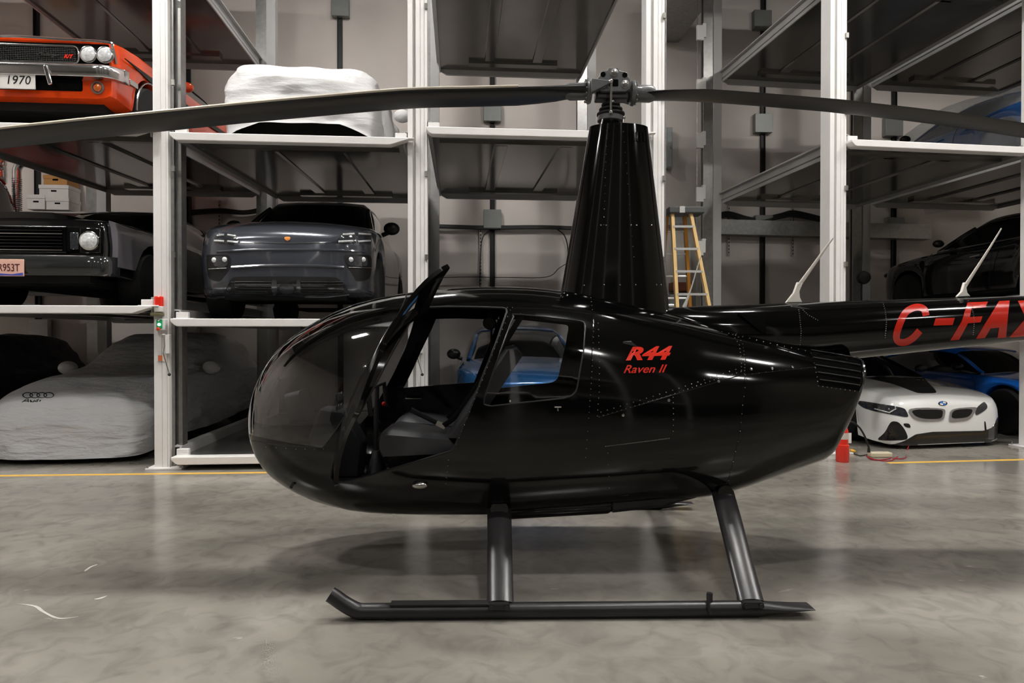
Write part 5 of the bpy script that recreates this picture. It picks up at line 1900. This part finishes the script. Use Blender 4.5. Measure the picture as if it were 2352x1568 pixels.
def cover(t, rows, m, hem, seed=0., amp=.034, mirror=None, hem_arch=0.):
    """rows: (y, half width at hem, shoulder height, roof half width, roof height)"""
    b_ = NB()
    rings = []
    for y, wb, zs, wr, zr in smooth_rows(rows, .06):
        half = [(wb * .97, hem(y, 1)), (wb, hem(y, 1) + .12), (wb * 1.0, (hem(y, 1) + zs) / 2), (wb * .985, zs - .08), (wb * .93, zs), (wr + (wb * .93 - wr) * .45, zs + (zr - zs) * .48), (wr + .02, zr - (zr - zs) * .12 - .01), (wr * .85, zr), (wr * .4, zr + .012), (0, zr + .016)]
        hs = spline(half, 4)
        pts = hs + [(-x, z) for x, z in reversed(hs[:-1])]
        ring = []
        for x, z in pts:
            p = Vector((x, y, z))
            q = Vector((x * 1.2 + seed, y * 1.6, z * 3.2 + seed))
            d = mnoise.noise(q * 1.6) * amp + mnoise.noise(Vector((x * 3 + y * 2.4, z * 7 - y, seed)) * 1.3) * amp * .7
            nrm = Vector((x, 0, max(0, z - zs) * 2 + .001))
            if y < .3:
                nrm += Vector((0, -.8, .2))
            nrm.normalize()
            ring.append(p + nrm * d)
        rings.append(ring)
    loft(b_, rings, False)
    # the cloth hanging down over the nose and the tail
    for ring, sg in ((rings[0], -1), (rings[-1], 1)):
        n_ = len(ring)
        h_ = (n_ - 1) // 2
        rows2 = []
        for i in range(h_ + 1):
            a_, c_ = ring[i], ring[n_ - 1 - i]
            row = []
            for k in range(25):
                f = k / 24
                p = a_.lerp(c_, f)
                e = 4 * f * (1 - f)
                if 0 < k < 24:
                    q = Vector((p.x * 1.5 + seed, p.z * 4, seed + p.x))
                    p = p + Vector((0, sg * (.05 * e ** .5 + mnoise.noise(q * 1.7) * .03 + mnoise.noise(Vector((p.x * 5 - p.z * 3, p.z * 6, seed))) * .015), 0))
                    t_ = max(0., 1 - i / (h_ * .45))
                    p.z += (hem_arch if sg < 0 else 0) * t_ * min(1., e * 1.5)
                row.append(p)
            rows2.append(row)
        loft(b_, rows2, False)
    o_ = obj("cloth", b_, m, t, world=False, smooth=70, solid=.006)
    if mirror:
        for s in (-1, 1):
            b2 = NB(); ball(b2, (s * mirror[0], mirror[1], mirror[2]), .13, 18, (1.0, .8, .75)); obj('mirror_bulge', b2, m, o_, world=False, smooth=70)
    return o_

def covered(label, loc, rz, rows, m, hem, L, seed, mirror=None, hem_arch=0., rx=0., wheel_r=.33, wx=.8, wy=(.9, 3.7)):
    t = place(label, 'covered car', 'covered_car', loc, rz, rx)
    o_ = cover(t, rows, m, hem, seed, mirror=mirror, hem_arch=hem_arch)
    b_ = NB(); bx(b_, -.7, .7, .3, L - .3, .16, .4); obj('underbody', b_, under_m, t, world=False)
    for x in (-wx, wx):
        for y in wy:
            wheel(t, x, y, wheel_r, .22, alloy, 5)
    return t, o_
grey_cloth = cloth_material('silver grey car cover', (206, 207, 210), 1.0)
white_cloth = cloth_material('white car cover', (204, 203, 203), .32)
dark_cloth = cloth_material('black car cover', (30, 31, 32), .6)

c = RP(-1.36, .42)
aud, audc = covered('car under a silver grey cover with four rings printed on the bonnet', (c.x, c.y, 0), TH,
        [(0, .62, .34, .45, .46), (.03, .74, .44, .52, .56), (.1, .86, .58, .6, .68), (.3, .93, .70, .68, .80), (.7, .95, .80, .72, .90), (1.5, .96, .90, .74, 1.00), (1.8, .96, .93, .72, 1.05), (2.5, .96, .95, .62, 1.42), (3.3, .96, .96, .6, 1.50), (4.2, .95, .95, .62, 1.44), (4.75, .92, .85, .66, 1.1), (4.9, .86, .5, .6, .62), (4.93, .8, .3, .5, .36)],
        grey_cloth, lambda y, s: interp(y, [0, .3, 1, 4.9], [.06, .09, .17, .2]) + .02 * math.sin(y * 2.1), 4.9, 1.3, mirror=(1.0, 1.95, 1.02))
ab = bvh_of(audc)
ink = mat('printed black ink', (40, 40, 42), .7)
Za = lambda pts: zp(pts, 3.733, 0, 680)
for k in range(4):
    b = NB(); line_px(b, ab, Za(circ(240 + k * 60, 853, 40, 21, 20) + circ(240 + k * 60, 853, 40, 21, 20)[:1]), .011, .004, 6, 3, .5); obj('printed_ring', b, ink, audc)
b = NB()
for seg in ([(190, 912), (228, 886), (244, 886), (246, 910)], [(205, 902), (245, 900)], [(262, 894), (268, 908), (290, 908), (298, 894)], [(318, 892), (302, 906), (322, 908), (330, 886)], [(352, 893), (346, 906)]):
    line_px(b, ab, Za(seg), .011, .004, 6, 3, .5)
pieces('printed_letter', b, ink, audc)

c = RP(1.42, .22)
covered('car under a white fitted cover on the upper middle platform', (c.x, c.y, ZA['B', 2]), TH,
        [(0, .80, .60, .60, .74), (.02, .84, .66, .64, .80), (.07, .875, .74, .66, .88), (.2, .90, .80, .68, .925), (.6, .91, .83, .70, .95), (1.2, .92, .84, .70, 1.0), (1.9, .92, .86, .60, 1.22), (2.8, .93, .88, .58, 1.26), (3.4, .93, .86, .6, 1.1), (4.2, .88, .72, .6, .8), (4.4, .8, .5, .5, .55)],
        white_cloth, lambda y, s: .05 + .05 * max(0, 1 - y / .2), 4.4, 4.1, mirror=(.98, 2.3, .98), wx=.74, hem_arch=.13, rx=RISE)
c = RP(-4.45, .55)
covered('car under a black cover at the far left behind the silver grey covered car', (c.x, c.y, 0), TH,
        [(0, .62, .34, .45, .46), (.1, .86, .58, .6, .70), (.7, .95, .80, .72, .92), (1.8, .96, .93, .72, 1.08), (2.5, .96, .95, .66, 1.42), (3.4, .96, .96, .66, 1.48), (4.3, .95, .95, .66, 1.40), (4.75, .92, .8, .66, 1.0), (4.9, .86, .4, .6, .5)],
        dark_cloth, lambda y, s: .15, 4.9, 7.7)

# ---------------------------------------------------------------- red pickup behind the black classic
def red_truck():
    c = RP(-4.85, 1.0)
    t = place('red pickup truck with a chrome exhaust stack behind the black classic car', 'truck', 'pickup_truck', (c.x, c.y, 2.3), TH)
    paint = mat('red truck paint', (196, 34, 16), .16, coat=1., var=.02)
    obj('body', car_body([(0, .8, .5, 1.0, .03), (.1, .92, .46, 1.1, .05), (.6, .97, .42, 1.14, .06), (1.6, .98, .42, 1.14, .03), (3.0, .98, .42, 1.12, .0), (4.5, .98, .44, 1.12, .0), (4.6, .95, .46, 1.1, 0)],
                         [(.95, .42, .48), (3.7, .42, .48)], .8, .06), paint, t, world=False, smooth=45)
    greenhouse(t, [(1.15, .9, .86, 1.12, 1.16), (1.65, .9, .76, 1.13, 1.72), (2.4, .9, .76, 1.13, 1.76), (2.75, .9, .76, 1.13, 1.72), (2.85, .9, .82, 1.13, 1.2)], paint, (1.6, 2.78))
    for x in (-.84, .84):
        for y in (.95, 3.7):
            wheel(t, x, y, .42, .28, chrome, 5)
    b = NB(); tube(b, spline([(.80, 2.98, 1.1), (.80, 2.98, 1.72), (.81, 2.98, 1.95), (.90, 3.0, 2.07)], 8), .065, 18)
    st = obj('exhaust_stack', b, chrome, t, world=False)
    b = NB()
    for k in range(20):
        lathe(b, [(.067, 0), (.075, .006), (.067, .012)], (.80, 2.98, 1.12 + k * .034), n=18)
    obj('heat_shield', b, alloy, st, world=False)
    b = NB(); lathe(b, [(.10, 0), (.11, .02), (.11, .26), (.1, .28), (.1, .30), (.11, .32), (.10, .40), (0, .41)], (.52, 2.98, 1.70), n=24); tube(b, [(.52, 2.98, 1.0), (.52, 2.98, 1.71)], .05, 10); obj('air_filter', b, chrome, t, world=False)
    b = NB(); bx(b, -.9, .9, 3.05, 4.5, 1.08, 1.13); obj('bed_cover', b, mat('dark red cover', (90, 16, 14), .5), t, world=False, bev=.01)
    under(t, 4.6, .95, .5, .42)
red_truck()
PLW = make_platform('lift platform at the far left under the red pickup truck', WB @ Matrix.Translation((-5.56, 0, 0)), BAY, DEP + .8, 2.3)
# ================================================================== SMALLER THINGS
# fittings on the left post
lp1 = LP[1]
L1 = WM[lp1.name]
def P1(u, v, dy=-.04):
    """a spot on the front face of the left post"""
    d = ray(u, v)
    n = L1.to_3x3() @ Vector((0, 1, 0))
    o_ = L1 @ Vector((0, dy, 0))
    return CAM + d * ((o_ - CAM).dot(n) / d.dot(n))
sig = thing('warning_lamp', 'red warning lamp on a bracket on the left lift post', 'lamp', P1(365, 718))
b = NB(); lathe(b, [(.044, .0), (.048, .01), (.048, .10), (.042, .108), (0, .11)], P1(365, 703), n=22); obj('lens', b, mat('red signal lens', (214, 40, 24), .2, coat=.8, emit=.25), sig)
b = NB(); lathe(b, [(.046, 0), (.05, .01), (.05, .055), (.046, .06)], P1(365, 716), n=22); obj('lamp_base', b, mat('white plastic', (222, 220, 214), .45), sig)
q = P1(362, 722); b = NB(); box(b, q + Vector((0, .0, 0)), (.11, .12, .03), (0, 0, TH)); obj('bracket', b, mat('bracket olive', (120, 114, 84), .4, metal=.5), sig, bev=.004)
cb = thing('control_box', 'small control box with a glowing green button on the left lift post', 'control box', P1(372, 742))
q = P1(372, 745, -.01); b = NB(); box(b, q, (.12, .1, .125), (0, 0, TH)); obj('housing', b, lift_white, cb, bev=.006)
b = NB(); box(b, P1(366, 744, -.062), (.062, .006, .10), (0, 0, TH)); obj('green_panel', b, mat('green panel', (40, 150, 100), .4), cb)
b = NB(); lathe(b, [(.017, 0), (.017, .012), (.012, .018), (0, .019)], P1(366, 745, -.064), WB.to_3x3() @ Vector((0, -1, 0)), 18); obj('green_button', b, mat('lit green button', (150, 255, 190), .3, emit=2.5), cb)
b = NB(); lathe(b, [(.019, 0), (.019, .014), (.013, .02), (0, .021)], P1(364, 755, -.064), WB.to_3x3() @ Vector((0, -1, 0)), 18); obj('stop_button', b, mat('red button', (214, 60, 36), .35), cb)
b = NB(); ball(b, P1(364, 735, -.066), .014, 12); obj('key_switch', b, chrome, cb)
def lever(Pf, label, du=0, dv=0):
    t = thing('release_lever', label, 'lever', Pf(381 + du, 790 + dv))
    rot = (0, 0, TH)
    b_ = NB(); box(b_, Pf(386 + du, 790 + dv, -.03), (.045, .05, .21), rot); box(b_, Pf(377 + du, 768 + dv, -.03), (.04, .05, .012), rot); obj('housing', b_, lift_white, t, bev=.004)
    b_ = NB(); tube(b_, [Pf(377 + du, 773 + dv, -.05), Pf(378 + du, 795 + dv, -.06), Pf(375 + du, 812 + dv, -.06), Pf(389 + du, 860 + dv, -.1)], .0055, 8); rod = obj('rod', b_, steel, t)
    b_ = NB(); ball(b_, Pf(389 + du, 860 + dv, -.1), .017, 14); obj('knob', b_, rubber, rod)
    b_ = NB(); box(b_, Pf(373 + du, 822 + dv, -.008), (.1, .003, .07), rot); pl_ = obj('warning_label', b_, mat('label white', (212, 206, 196), .5), t)
    b_ = NB(); box(b_, Pf(368 + du, 822 + dv, -.011), (.045, .003, .06), rot); obj('label_panel', b_, mat('label orange', (206, 110, 70), .5), pl_)
    return t
lever(P1, 'release lever with a black knob on the left lift post')
L2 = WM[LP[2].name]
def P2(u, v, dy=-.04):
    d = ray(u, v)
    n = L2.to_3x3() @ Vector((0, 1, 0))
    o_ = L2 @ Vector((0, dy, 0))
    return CAM + d * ((o_ - CAM).dot(n) / d.dot(n))
lever(P2, 'release lever with a black knob on the post seen through the cockpit', 581, 0)

# ---------------------------------------------------------------- step ladder between the lifts
def ladder():
    Yl = 9.0
    lab = thing('step_ladder', 'tall yellow step ladder standing between the lifts right of the mast fairing', 'ladder', (at(1575, 480, Yl).x, Yl, 0))
    fib = mat('yellow fibreglass', (212, 178, 118), .45, var=.05)
    al = mat('ladder aluminium', (206, 205, 202), .35, metal=.5, var=.04)
    top = at(1572, 478, Yl)
    zt = top.z
    def fx(uT, vT, uB, vB, yo):
        a, c_ = at(uT, vT, Yl), at(uB, vB, Yl)
        d = (c_ - a)
        k = (zt) / -d.z * 1.0
        foot = a + d * ((a.z - .02) / -d.z)
        return a, Vector((foot.x, foot.y + yo, .02))
    rails = {}
    for nm_, uT, uB, yo, dy in (('l', 1541, 1543, -.55, -.05), ('r', 1582, 1614, -.55, -.05), ('rl', 1537, 1532, .75, .12), ('rr', 1577, 1604, .75, .12)):
        a, f = fx(uT, 484, uB, 703, yo)
        a = a + Vector((0, dy, 0)); f = f + Vector((0, dy, 0))
        rails[nm_] = (a, f)
        b_ = NB()
        w2, d2 = (.022, .04) if nm_ in 'lr' else (.022, .035)
        loft(b_, [[p + Vector((x, y, 0)) for x, y in ((-w2, -d2), (w2, -d2), (w2, d2), (-w2, d2))] for p in (a, f)])
        obj('rail', b_, fib if nm_ in 'lr' else mat('amber fibreglass', (176, 118, 36), .4), lab, bev=.003)
    b_ = NB(); bx(b_, top.x - .24, top.x + .24, Yl - .14, Yl + .18, zt - .09, zt + .0); obj('top_cap', b_, mat('dark ladder cap', (70, 72, 72), .5), lab, bev=.015)
    b_ = NB(); bx(b_, top.x - .1, top.x - .03, Yl - .146, Yl - .138, zt - .085, zt + .0); obj('cap_label', b_, al, lab)
    (la, lf), (ra, rf) = rails['l'], rails['r']
    (la2, lf2), (ra2, rf2) = rails['rl'], rails['rr']
    n = 9
    for k in range(n):
        z = zt - .255 - k * .305
        if z < .2:
            break
        t = (la.z - z) / (la.z - lf.z)
        p, q_ = la.lerp(lf, t), ra.lerp(rf, t)
        b_ = NB(); loft(b_, [[c_ + Vector((0, y, zz)) for y, zz in ((-.05, -.03), (-.05, .0), (.05, .0), (.05, -.012))] for c_ in (p, q_)]); obj('tread', b_, al, lab)
        p, q_ = la2.lerp(lf2, t), ra2.lerp(rf2, t)
        b_ = NB(); tube(b_, [p + Vector((0, 0, -.03)), q_ + Vector((0, 0, -.03))], .016, 8); obj('rear_rung', b_, al, lab)
    for p0, p1 in ((la, la2), (ra, ra2)):
        b_ = NB(); tube(b_, [p0 + Vector((0, 0, -1.4)) + (lf - la).normalized() * 0, p1 + Vector((0, .2, -1.5))], .008, 6); obj('spreader', b_, al, lab)
    return lab
ladder()

# ---------------------------------------------------------------- electrical gear behind the ladder
cabm = mat('grey electrical cabinet', (150, 156, 156), .45, var=.04)
def on_wall(u, v, off=0.):
    """where the line of sight meets the back wall, off metres in front of it"""
    d = ray(u, v)
    n = WB.to_3x3() @ Vector((0, 1, 0))
    o_ = RP(0, BACK - off)
    return CAM + d * ((o_ - CAM).dot(n) / d.dot(n))
def wall_box(label, u0, v0, u1, v1, dep, m, name='electrical_cabinet', cat='electrical box', parts=True):
    a, c_ = on_wall(u0, v1, dep), on_wall(u1, v0, dep)
    w_, h_ = (c_ - a).to_2d().length, c_.z - a.z
    mid = (a + c_) / 2
    t = thing(name, label, cat, mid, TH)
    b_ = NB(); bx(b_, -w_ / 2, w_ / 2, 0, dep - .01, -h_ / 2, h_ / 2); obj('housing', b_, m, t, world=False, bev=.006)
    if parts:
        b_ = NB(); bx(b_, -w_ / 2 + .02, w_ / 2 - .02, -.012, .0, -h_ / 2 + .02, h_ / 2 - .02); dd = obj('door', b_, m, t, world=False, bev=.004)
        b_ = NB(); bx(b_, w_ / 2 - .06, w_ / 2 - .04, -.03, -.01, -.03, .03); obj('latch', b_, bolt_m, dd, world=False)
    return t
wall_box('upper grey electrical cabinet on the wall behind the step ladder', 1533, 484, 1592, 516, .25, cabm)
wall_box('lower grey electrical cabinet on the wall behind the foot of the step ladder', 1540, 676, 1598, 712, .3, cabm)
wall_box('tall narrow grey panel on the wall right of the mast fairing', 1530, 292, 1545, 385, .2, cabm)
wall_box('pale electrical cabinet on the wall seen between the ladder treads', 1545, 560, 1588, 660, .12, mat('pale cabinet', (214, 212, 208), .5))
wall_box('brown toolbox on a wall shelf seen through the lower ladder treads', 1546, 648, 1590, 668, .3, mat('brown toolbox', (140, 84, 64), .6), 'toolbox', 'toolbox')

# black wall channels with grey junction boxes
blk_ch = mat('black steel channel', (20, 20, 20), .5, var=.1)
box_m = mat('junction box grey', (128, 130, 128), .4, metal=.3, var=.05)
CH = [(84, 'at the far left above the orange car'), (431, 'left of the dark grey crossover'), (781, 'above the white covered car'),
      (1131, 'left of the mast fairing'), (1753, 'right of the step ladder'), (2055, 'behind the wrapped blue coupe'), (775, None)]
for u, wh in CH[:6]:
    a = on_wall(u, 400, .06)
    b_ = NB(); T_ = Matrix.Translation((a.x, a.y, 0)) @ Matrix.Rotation(TH, 4, 'Z')
    prism(b_, [(-.05, 0), (-.05, .05), (.05, .05), (.05, 0), (.035, 0), (.035, .035), (-.035, .035), (-.035, 0)], 0.0, CEIL, T_, 'z')
    tag(obj('wall_channel', b_, blk_ch, None, smooth=0), 'black vertical channel on the back wall %s' % wh, 'wall channel')
for u, v, wh in ((1131, 256, 'upper grey junction box on the black channel left of the mast fairing'), (1131, 502, 'lower grey junction box on the black channel left of the mast fairing'),
                 (1753, 44, 'topmost grey junction box on the black channel right of the ladder'), (1755, 282, 'middle grey junction box on the black channel right of the ladder'),
                 (1756, 515, 'lowest grey junction box on the black channel right of the ladder'), (2055, 290, 'grey junction box behind the wrapped blue coupe'),
                 (2058, 520, 'grey junction box above the nose of the black sedan'), (781, 14, 'grey junction box high above the white covered car'),
                 (88, 755, 'pale box under the left middle platform above the black covered car'),
                 (432, 757, 'pale box under the middle platform right of the left lift post')):
    s = 20 if v < 700 else 21
    wall_box(wh, u - s, v - s * 1.05, u + s, v + s * 1.05, .14, box_m if v < 700 else mat('pale cabinet'), 'junction_box', 'junction box', parts=False)
# cables along the wall
cable_m = mat('black cable', (16, 16, 16), .5)
def cable(label, runs, r=.02, off=.09, cat='cable', m=cable_m):
    b_ = NB()
    for i, pts in enumerate(runs):
        tube(b_, [on_wall(u, v, off + .02 * i) for u, v in spline(pts, 5)], r, 7)
    return tag(obj('cable_bundle', b_, m, None), label, cat)
cable('bundle of black cables on the wall behind the dark grey crossover', [[(440, 484 + k * 4), (505, 480 + k * 4), (560, 485 + k * 3), (600, 478 + k * 4)] for k in range(3)])
cable('bundle of black cables on the wall left of the mast fairing', [[(1000, 517 + k * 2.5), (1040, 518 + k * 2.5), (1120, 520 + k * 2.5), (1240, 519 + k * 2.5), (1330, 522 + k * 2.5)] for k in range(3)])
cable('drooping bundle of black cables on the wall right of the ladder', [[(1650, 492 + k * 3), (1675, 487 + k * 3.5), (1735, 502 + k * 3), (1790, 492 + k * 3), (1825, 485 + k * 4), (1890, 500 + k * 3)] for k in range(4)])
cable('thin black cable dropping from the cable bundle beside the slotted strut', [[(1150, 527), (1125, 530), (1108, 548), (1103, 600), (1102, 665)]], .009)
cable('thin black cable looping down to the mast fairing', [[(960, 640), (1060, 636), (1160, 637), (1255, 636), (1285, 615), (1310, 600)]], .008)
cable('black cable curving down beside the mast fairing', [[(1280, 527), (1296, 540), (1304, 570), (1303, 620)]], .012)
slot_m = mat('slotted strut', (176, 172, 166), .4, metal=.5)
def strut_wall(label, u, v0, v1):
    a, c_ = on_wall(u, v1, .07), on_wall(u, v0, .07)
    b_ = NB()
    T_ = Matrix.Translation((a.x, a.y, 0)) @ Matrix.Rotation(TH, 4, 'Z')
    prism(b_, [(-.022, 0), (.022, 0), (.022, .04), (-.022, .04)], a.z, c_.z, T_, 'z')
    o_ = tag(obj('slotted_strut', b_, slot_m, None, smooth=0), label, 'strut')
    b_ = NB()
    z = a.z + .03
    while z < c_.z - .06:
        bx(b_, -.008, .008, -.002, .004, z, z + .035, T_)
        z += .07
    WM[o_.name] = Matrix.Identity(4)
    q_ = obj('slots', b_, mat('dark recess'), o_, smooth=0)
    return o_
strut_wall('slotted metal strut on the wall left of the mast fairing', 1104, 526, 665)
strut_wall('slotted metal strut on the wall behind the dark grey crossover', 504, 460, 560)
strut_wall('left slotted metal strut on the wall right of the ladder', 1674, 470, 585)
strut_wall('right slotted metal strut on the wall right of the ladder', 1821, 474, 588)
# galvanised duct on the wall
a, c_ = on_wall(1655, 535, .3), on_wall(1886, 503, .3)
b_ = NB(); loft(b_, [[p + Vector((0, y, z)) for y, z in ((0, -.15), (0, .15), (.28, .15), (.28, -.15))] for p in (on_wall(1650, 520, .3), on_wall(2140, 532, .3))])
tag(obj('metal_duct', b_, galv, None, smooth=0), 'galvanised metal duct along the wall right of the ladder', 'duct')
# archive boxes at far left on a wall shelf
sh0 = on_wall(60, 482, .5)
def shelf_box(label, u0, v0, u1, v1, m, lidm):
    a, c_ = on_wall(u0, v1, .48), on_wall(u1, v0, .48)
    w_, h_ = (c_ - a).to_2d().length, c_.z - a.z
    t = thing('archive_box', label, 'box', (a + c_) / 2, TH)
    b_ = NB(); bx(b_, -w_ / 2, w_ / 2, 0, .38, -h_ / 2, h_ / 2 - .06); obj('box_body', b_, m, t, world=False, bev=.004)
    b_ = NB(); bx(b_, -w_ / 2 - .008, w_ / 2 + .008, -.008, .388, h_ / 2 - .07, h_ / 2); obj('box_lid', b_, lidm, t, world=False, bev=.004)
    b_ = NB(); prism(b_, rrect(-.05, .05, -.01, .02, .012), -.003, .0); obj('hand_hole', b_, mat('dark recess'), t, world=False)
wbx = mat('white card box', (212, 210, 206), .7)
brx = mat('tan card box', (176, 128, 72), .7)
shelf_box('tan cardboard archive box, topmost of the stack at far left', 100, 402, 154, 425, brx, brx)
shelf_box('white archive box under the tan one at far left', 90, 425, 157, 453, wbx, wbx)
shelf_box('lower left white archive box on the shelf at far left', 62, 447, 103, 480, wbx, wbx)
shelf_box('lower right white archive box on the shelf at far left', 106, 454, 158, 481, wbx, wbx)
a, c_ = on_wall(40, 484, .5), on_wall(215, 488, .5)
b_ = NB(); loft(b_, [[p + Vector((0, y, z)) for y, z in ((0, -.03), (0, .0), (.5, .0), (.5, -.03))] for p in (a, Vector((c_.x, c_.y, a.z)))])
tag(obj('wall_shelf', b_, slot_m, None, smooth=0), 'wall shelf carrying archive boxes at far left', 'shelf')

# ---------------------------------------------------------------- fire extinguisher, charger, cables at right
p = on_floor(1935, 1060)
fe = thing('fire_extinguisher', 'red fire extinguisher standing on the floor left of the white sports car', 'fire extinguisher', p)
fr_ = mat('extinguisher red', (214, 40, 22), .25, coat=.8, var=.02)
b = NB(); lathe(b, [(.07, 0), (.075, .012), (.075, .20), (.068, .205), (.062, .207), (.062, .36), (.05, .40), (.025, .42), (.022, .44)], n=26); obj('cylinder', b, fr_, fe, world=False)
b = NB(); lathe(b, [(.0635, .27), (.0635, .345)], n=26, cap=False); obj('label_band', b, mat('label grey', (196, 186, 176), .5), fe, world=False)
b = NB(); lathe(b, [(.024, .43), (.026, .46), (.018, .48)], n=14); tube(b, [(-.05, 0, .49), (.04, 0, .475)], .009, 8); obj('valve', b, steel, fe, world=False)
b = NB(); tube(b, spline([(.02, 0, .47), (.1, -.02, .47), (.2, 0, .40), (.27, .0, .28), (.31, 0, .16)], 6), .011, 8); lathe(b, [(.018, 0), (.014, .05)], (.31, 0, .11), n=10); obj('hose', b, rubber, fe, world=False)
b = NB(); bx(b, .06, .1, -.01, .0, .22, .34); obj('tag', b, white_p, fe, world=False)
p = on_floor(2021, 1049)
ch = thing('battery_charger', 'small pale battery charger on the floor in front of the white sports car', 'charger', p)
b = NB(); bx(b, -.13, .13, -.05, .05, 0, .06); obj('housing', b, mat('charger beige', (196, 186, 160), .5), ch, world=False, bev=.012)
b = NB(); bx(b, -.05, .05, -.03, .03, .06, .063); obj('face_plate', b, mat('label grey'), ch, world=False)
def floor_cable(label, pts, m, r=.006, name='cable'):
    b_ = NB(); tube(b_, [on_floor(u, v, r) if not isinstance(v, Vector) else v for u, v in spline(pts, 6)], r, 7)
    return tag(obj(name, b_, m, None), label, 'cable')
redc = mat('red cable', (150, 26, 40), .45)
floor_cable('tangle of thin red cable around the battery charger', [(1990, 1046), (2000, 1054), (2020, 1056), (2045, 1052), (2040, 1046), (2005, 1043), (1995, 1050), (2030, 1058), (2050, 1056), (2062, 1048)], redc)
b = NB(); tube(b, [Vector(x) for x in spline([tuple(on_floor(2050, 1052, .006)), tuple(on_floor(2078, 1052, .006)), tuple(at(2083, 1035, 8.55)), tuple(at(2092, 1008, 8.6)), tuple(at(2090, 990, 8.62)), tuple(at(2084, 982, 8.64))], 6)], .006, 7)
tag(obj('cable', b, redc, None), 'red charging cable hanging from the front of the white sports car', 'cable')
floor_cable('black lead running from the yellow plug to the charger', [(1957, 1040), (1975, 1046), (1990, 1044), (2008, 1042)], cable_m)
p = on_floor(1952, 1040)
b = NB(); tube(b, [p + Vector((-.05, 0, .025)), p + Vector((.03, 0, .025)), p + Vector((.07, .0, .02))], [.028, .026, .012], 12)
tag(obj('power_plug', b, mat('yellow plug', (214, 160, 50), .45), None), 'yellow power plug on the floor beside the fire extinguisher', 'plug')
# black fan-like lamp by the sedan
q = at(1979, 638, 11.6)
fan = thing('wall_fan', 'round black fan on a stand left of the black sedan', 'fan', (q.x, q.y, 1.95))
b = NB(); lathe(b, [(.02, 0), (.11, .02), (.12, .07), (.10, .12), (.02, .13)], q, (0, -1, 0), 22); obj('fan_head', b, black_trim, fan)
b = NB(); tube(b, [(q.x, q.y, 1.95), (q.x, q.y, q.z - .1)], .015, 8); lathe(b, [(.12, 0), (.11, .02), (.02, .03)], (q.x, q.y, 1.95), n=18); obj('fan_stand', b, black_trim, fan)

# dried white paint on the concrete
scuff = mat('dried white paint', (186, 182, 174), .7, var=.15, scale=20)
def scuff_mark(label, pts, wds):
    P_ = [on_floor(u, v) for u, v in spline(pts, 5)]
    n = len(P_)
    L_, R_ = [], []
    for i, p in enumerate(P_):
        d = (P_[min(n - 1, i + 1)] - P_[max(0, i - 1)]).normalized()
        q = Vector((-d.y, d.x, 0)) * wds * math.sin(PI * (i + .4) / (n + .0)) * (1 + .5 * mnoise.noise(p * 9))
        L_.append(p + q); R_.append(p - q)
    b_ = NB()
    rows_ = [[a + Vector((0, 0, .0015)) for a in L_], [a + Vector((0, 0, .0015)) for a in R_]]
    vs_ = [[b_.verts.new(p) for p in r_] for r_ in rows_]
    for i in range(n - 1):
        b_.faces.new((vs_[0][i], vs_[0][i + 1], vs_[1][i + 1], vs_[1][i]))
    tag(obj('paint_scuff', b_, scuff, None, smooth=0, solid=.001), label, 'floor stain')
scuff_mark('long curved smear of dried white paint on the floor in the left foreground', [(38, 1386), (80, 1392), (100, 1405), (135, 1420), (180, 1416)], .008)
scuff_mark('slanted white paint mark on the floor, farthest of the marks at left', [(194, 1312), (208, 1302), (224, 1296)], .011)
scuff_mark('short white paint mark on the floor just above the long smear', [(216, 1376), (230, 1374), (246, 1368)], .009)

for u, r_, lb in ((1481, .021, 'galvanised conduit pipe running up the left side of the post right of the mast fairing'), (1527.5, .011, 'thin conduit pipe running up the right side of the post right of the mast fairing')):
    p = at(u, 700, 7.96)
    b = NB(); tube(b, [(p.x, p.y, 0), (p.x, p.y, POST_H)], r_, 10)
    tag(obj('conduit_pipe', b, galv, None), lb, 'pipe')
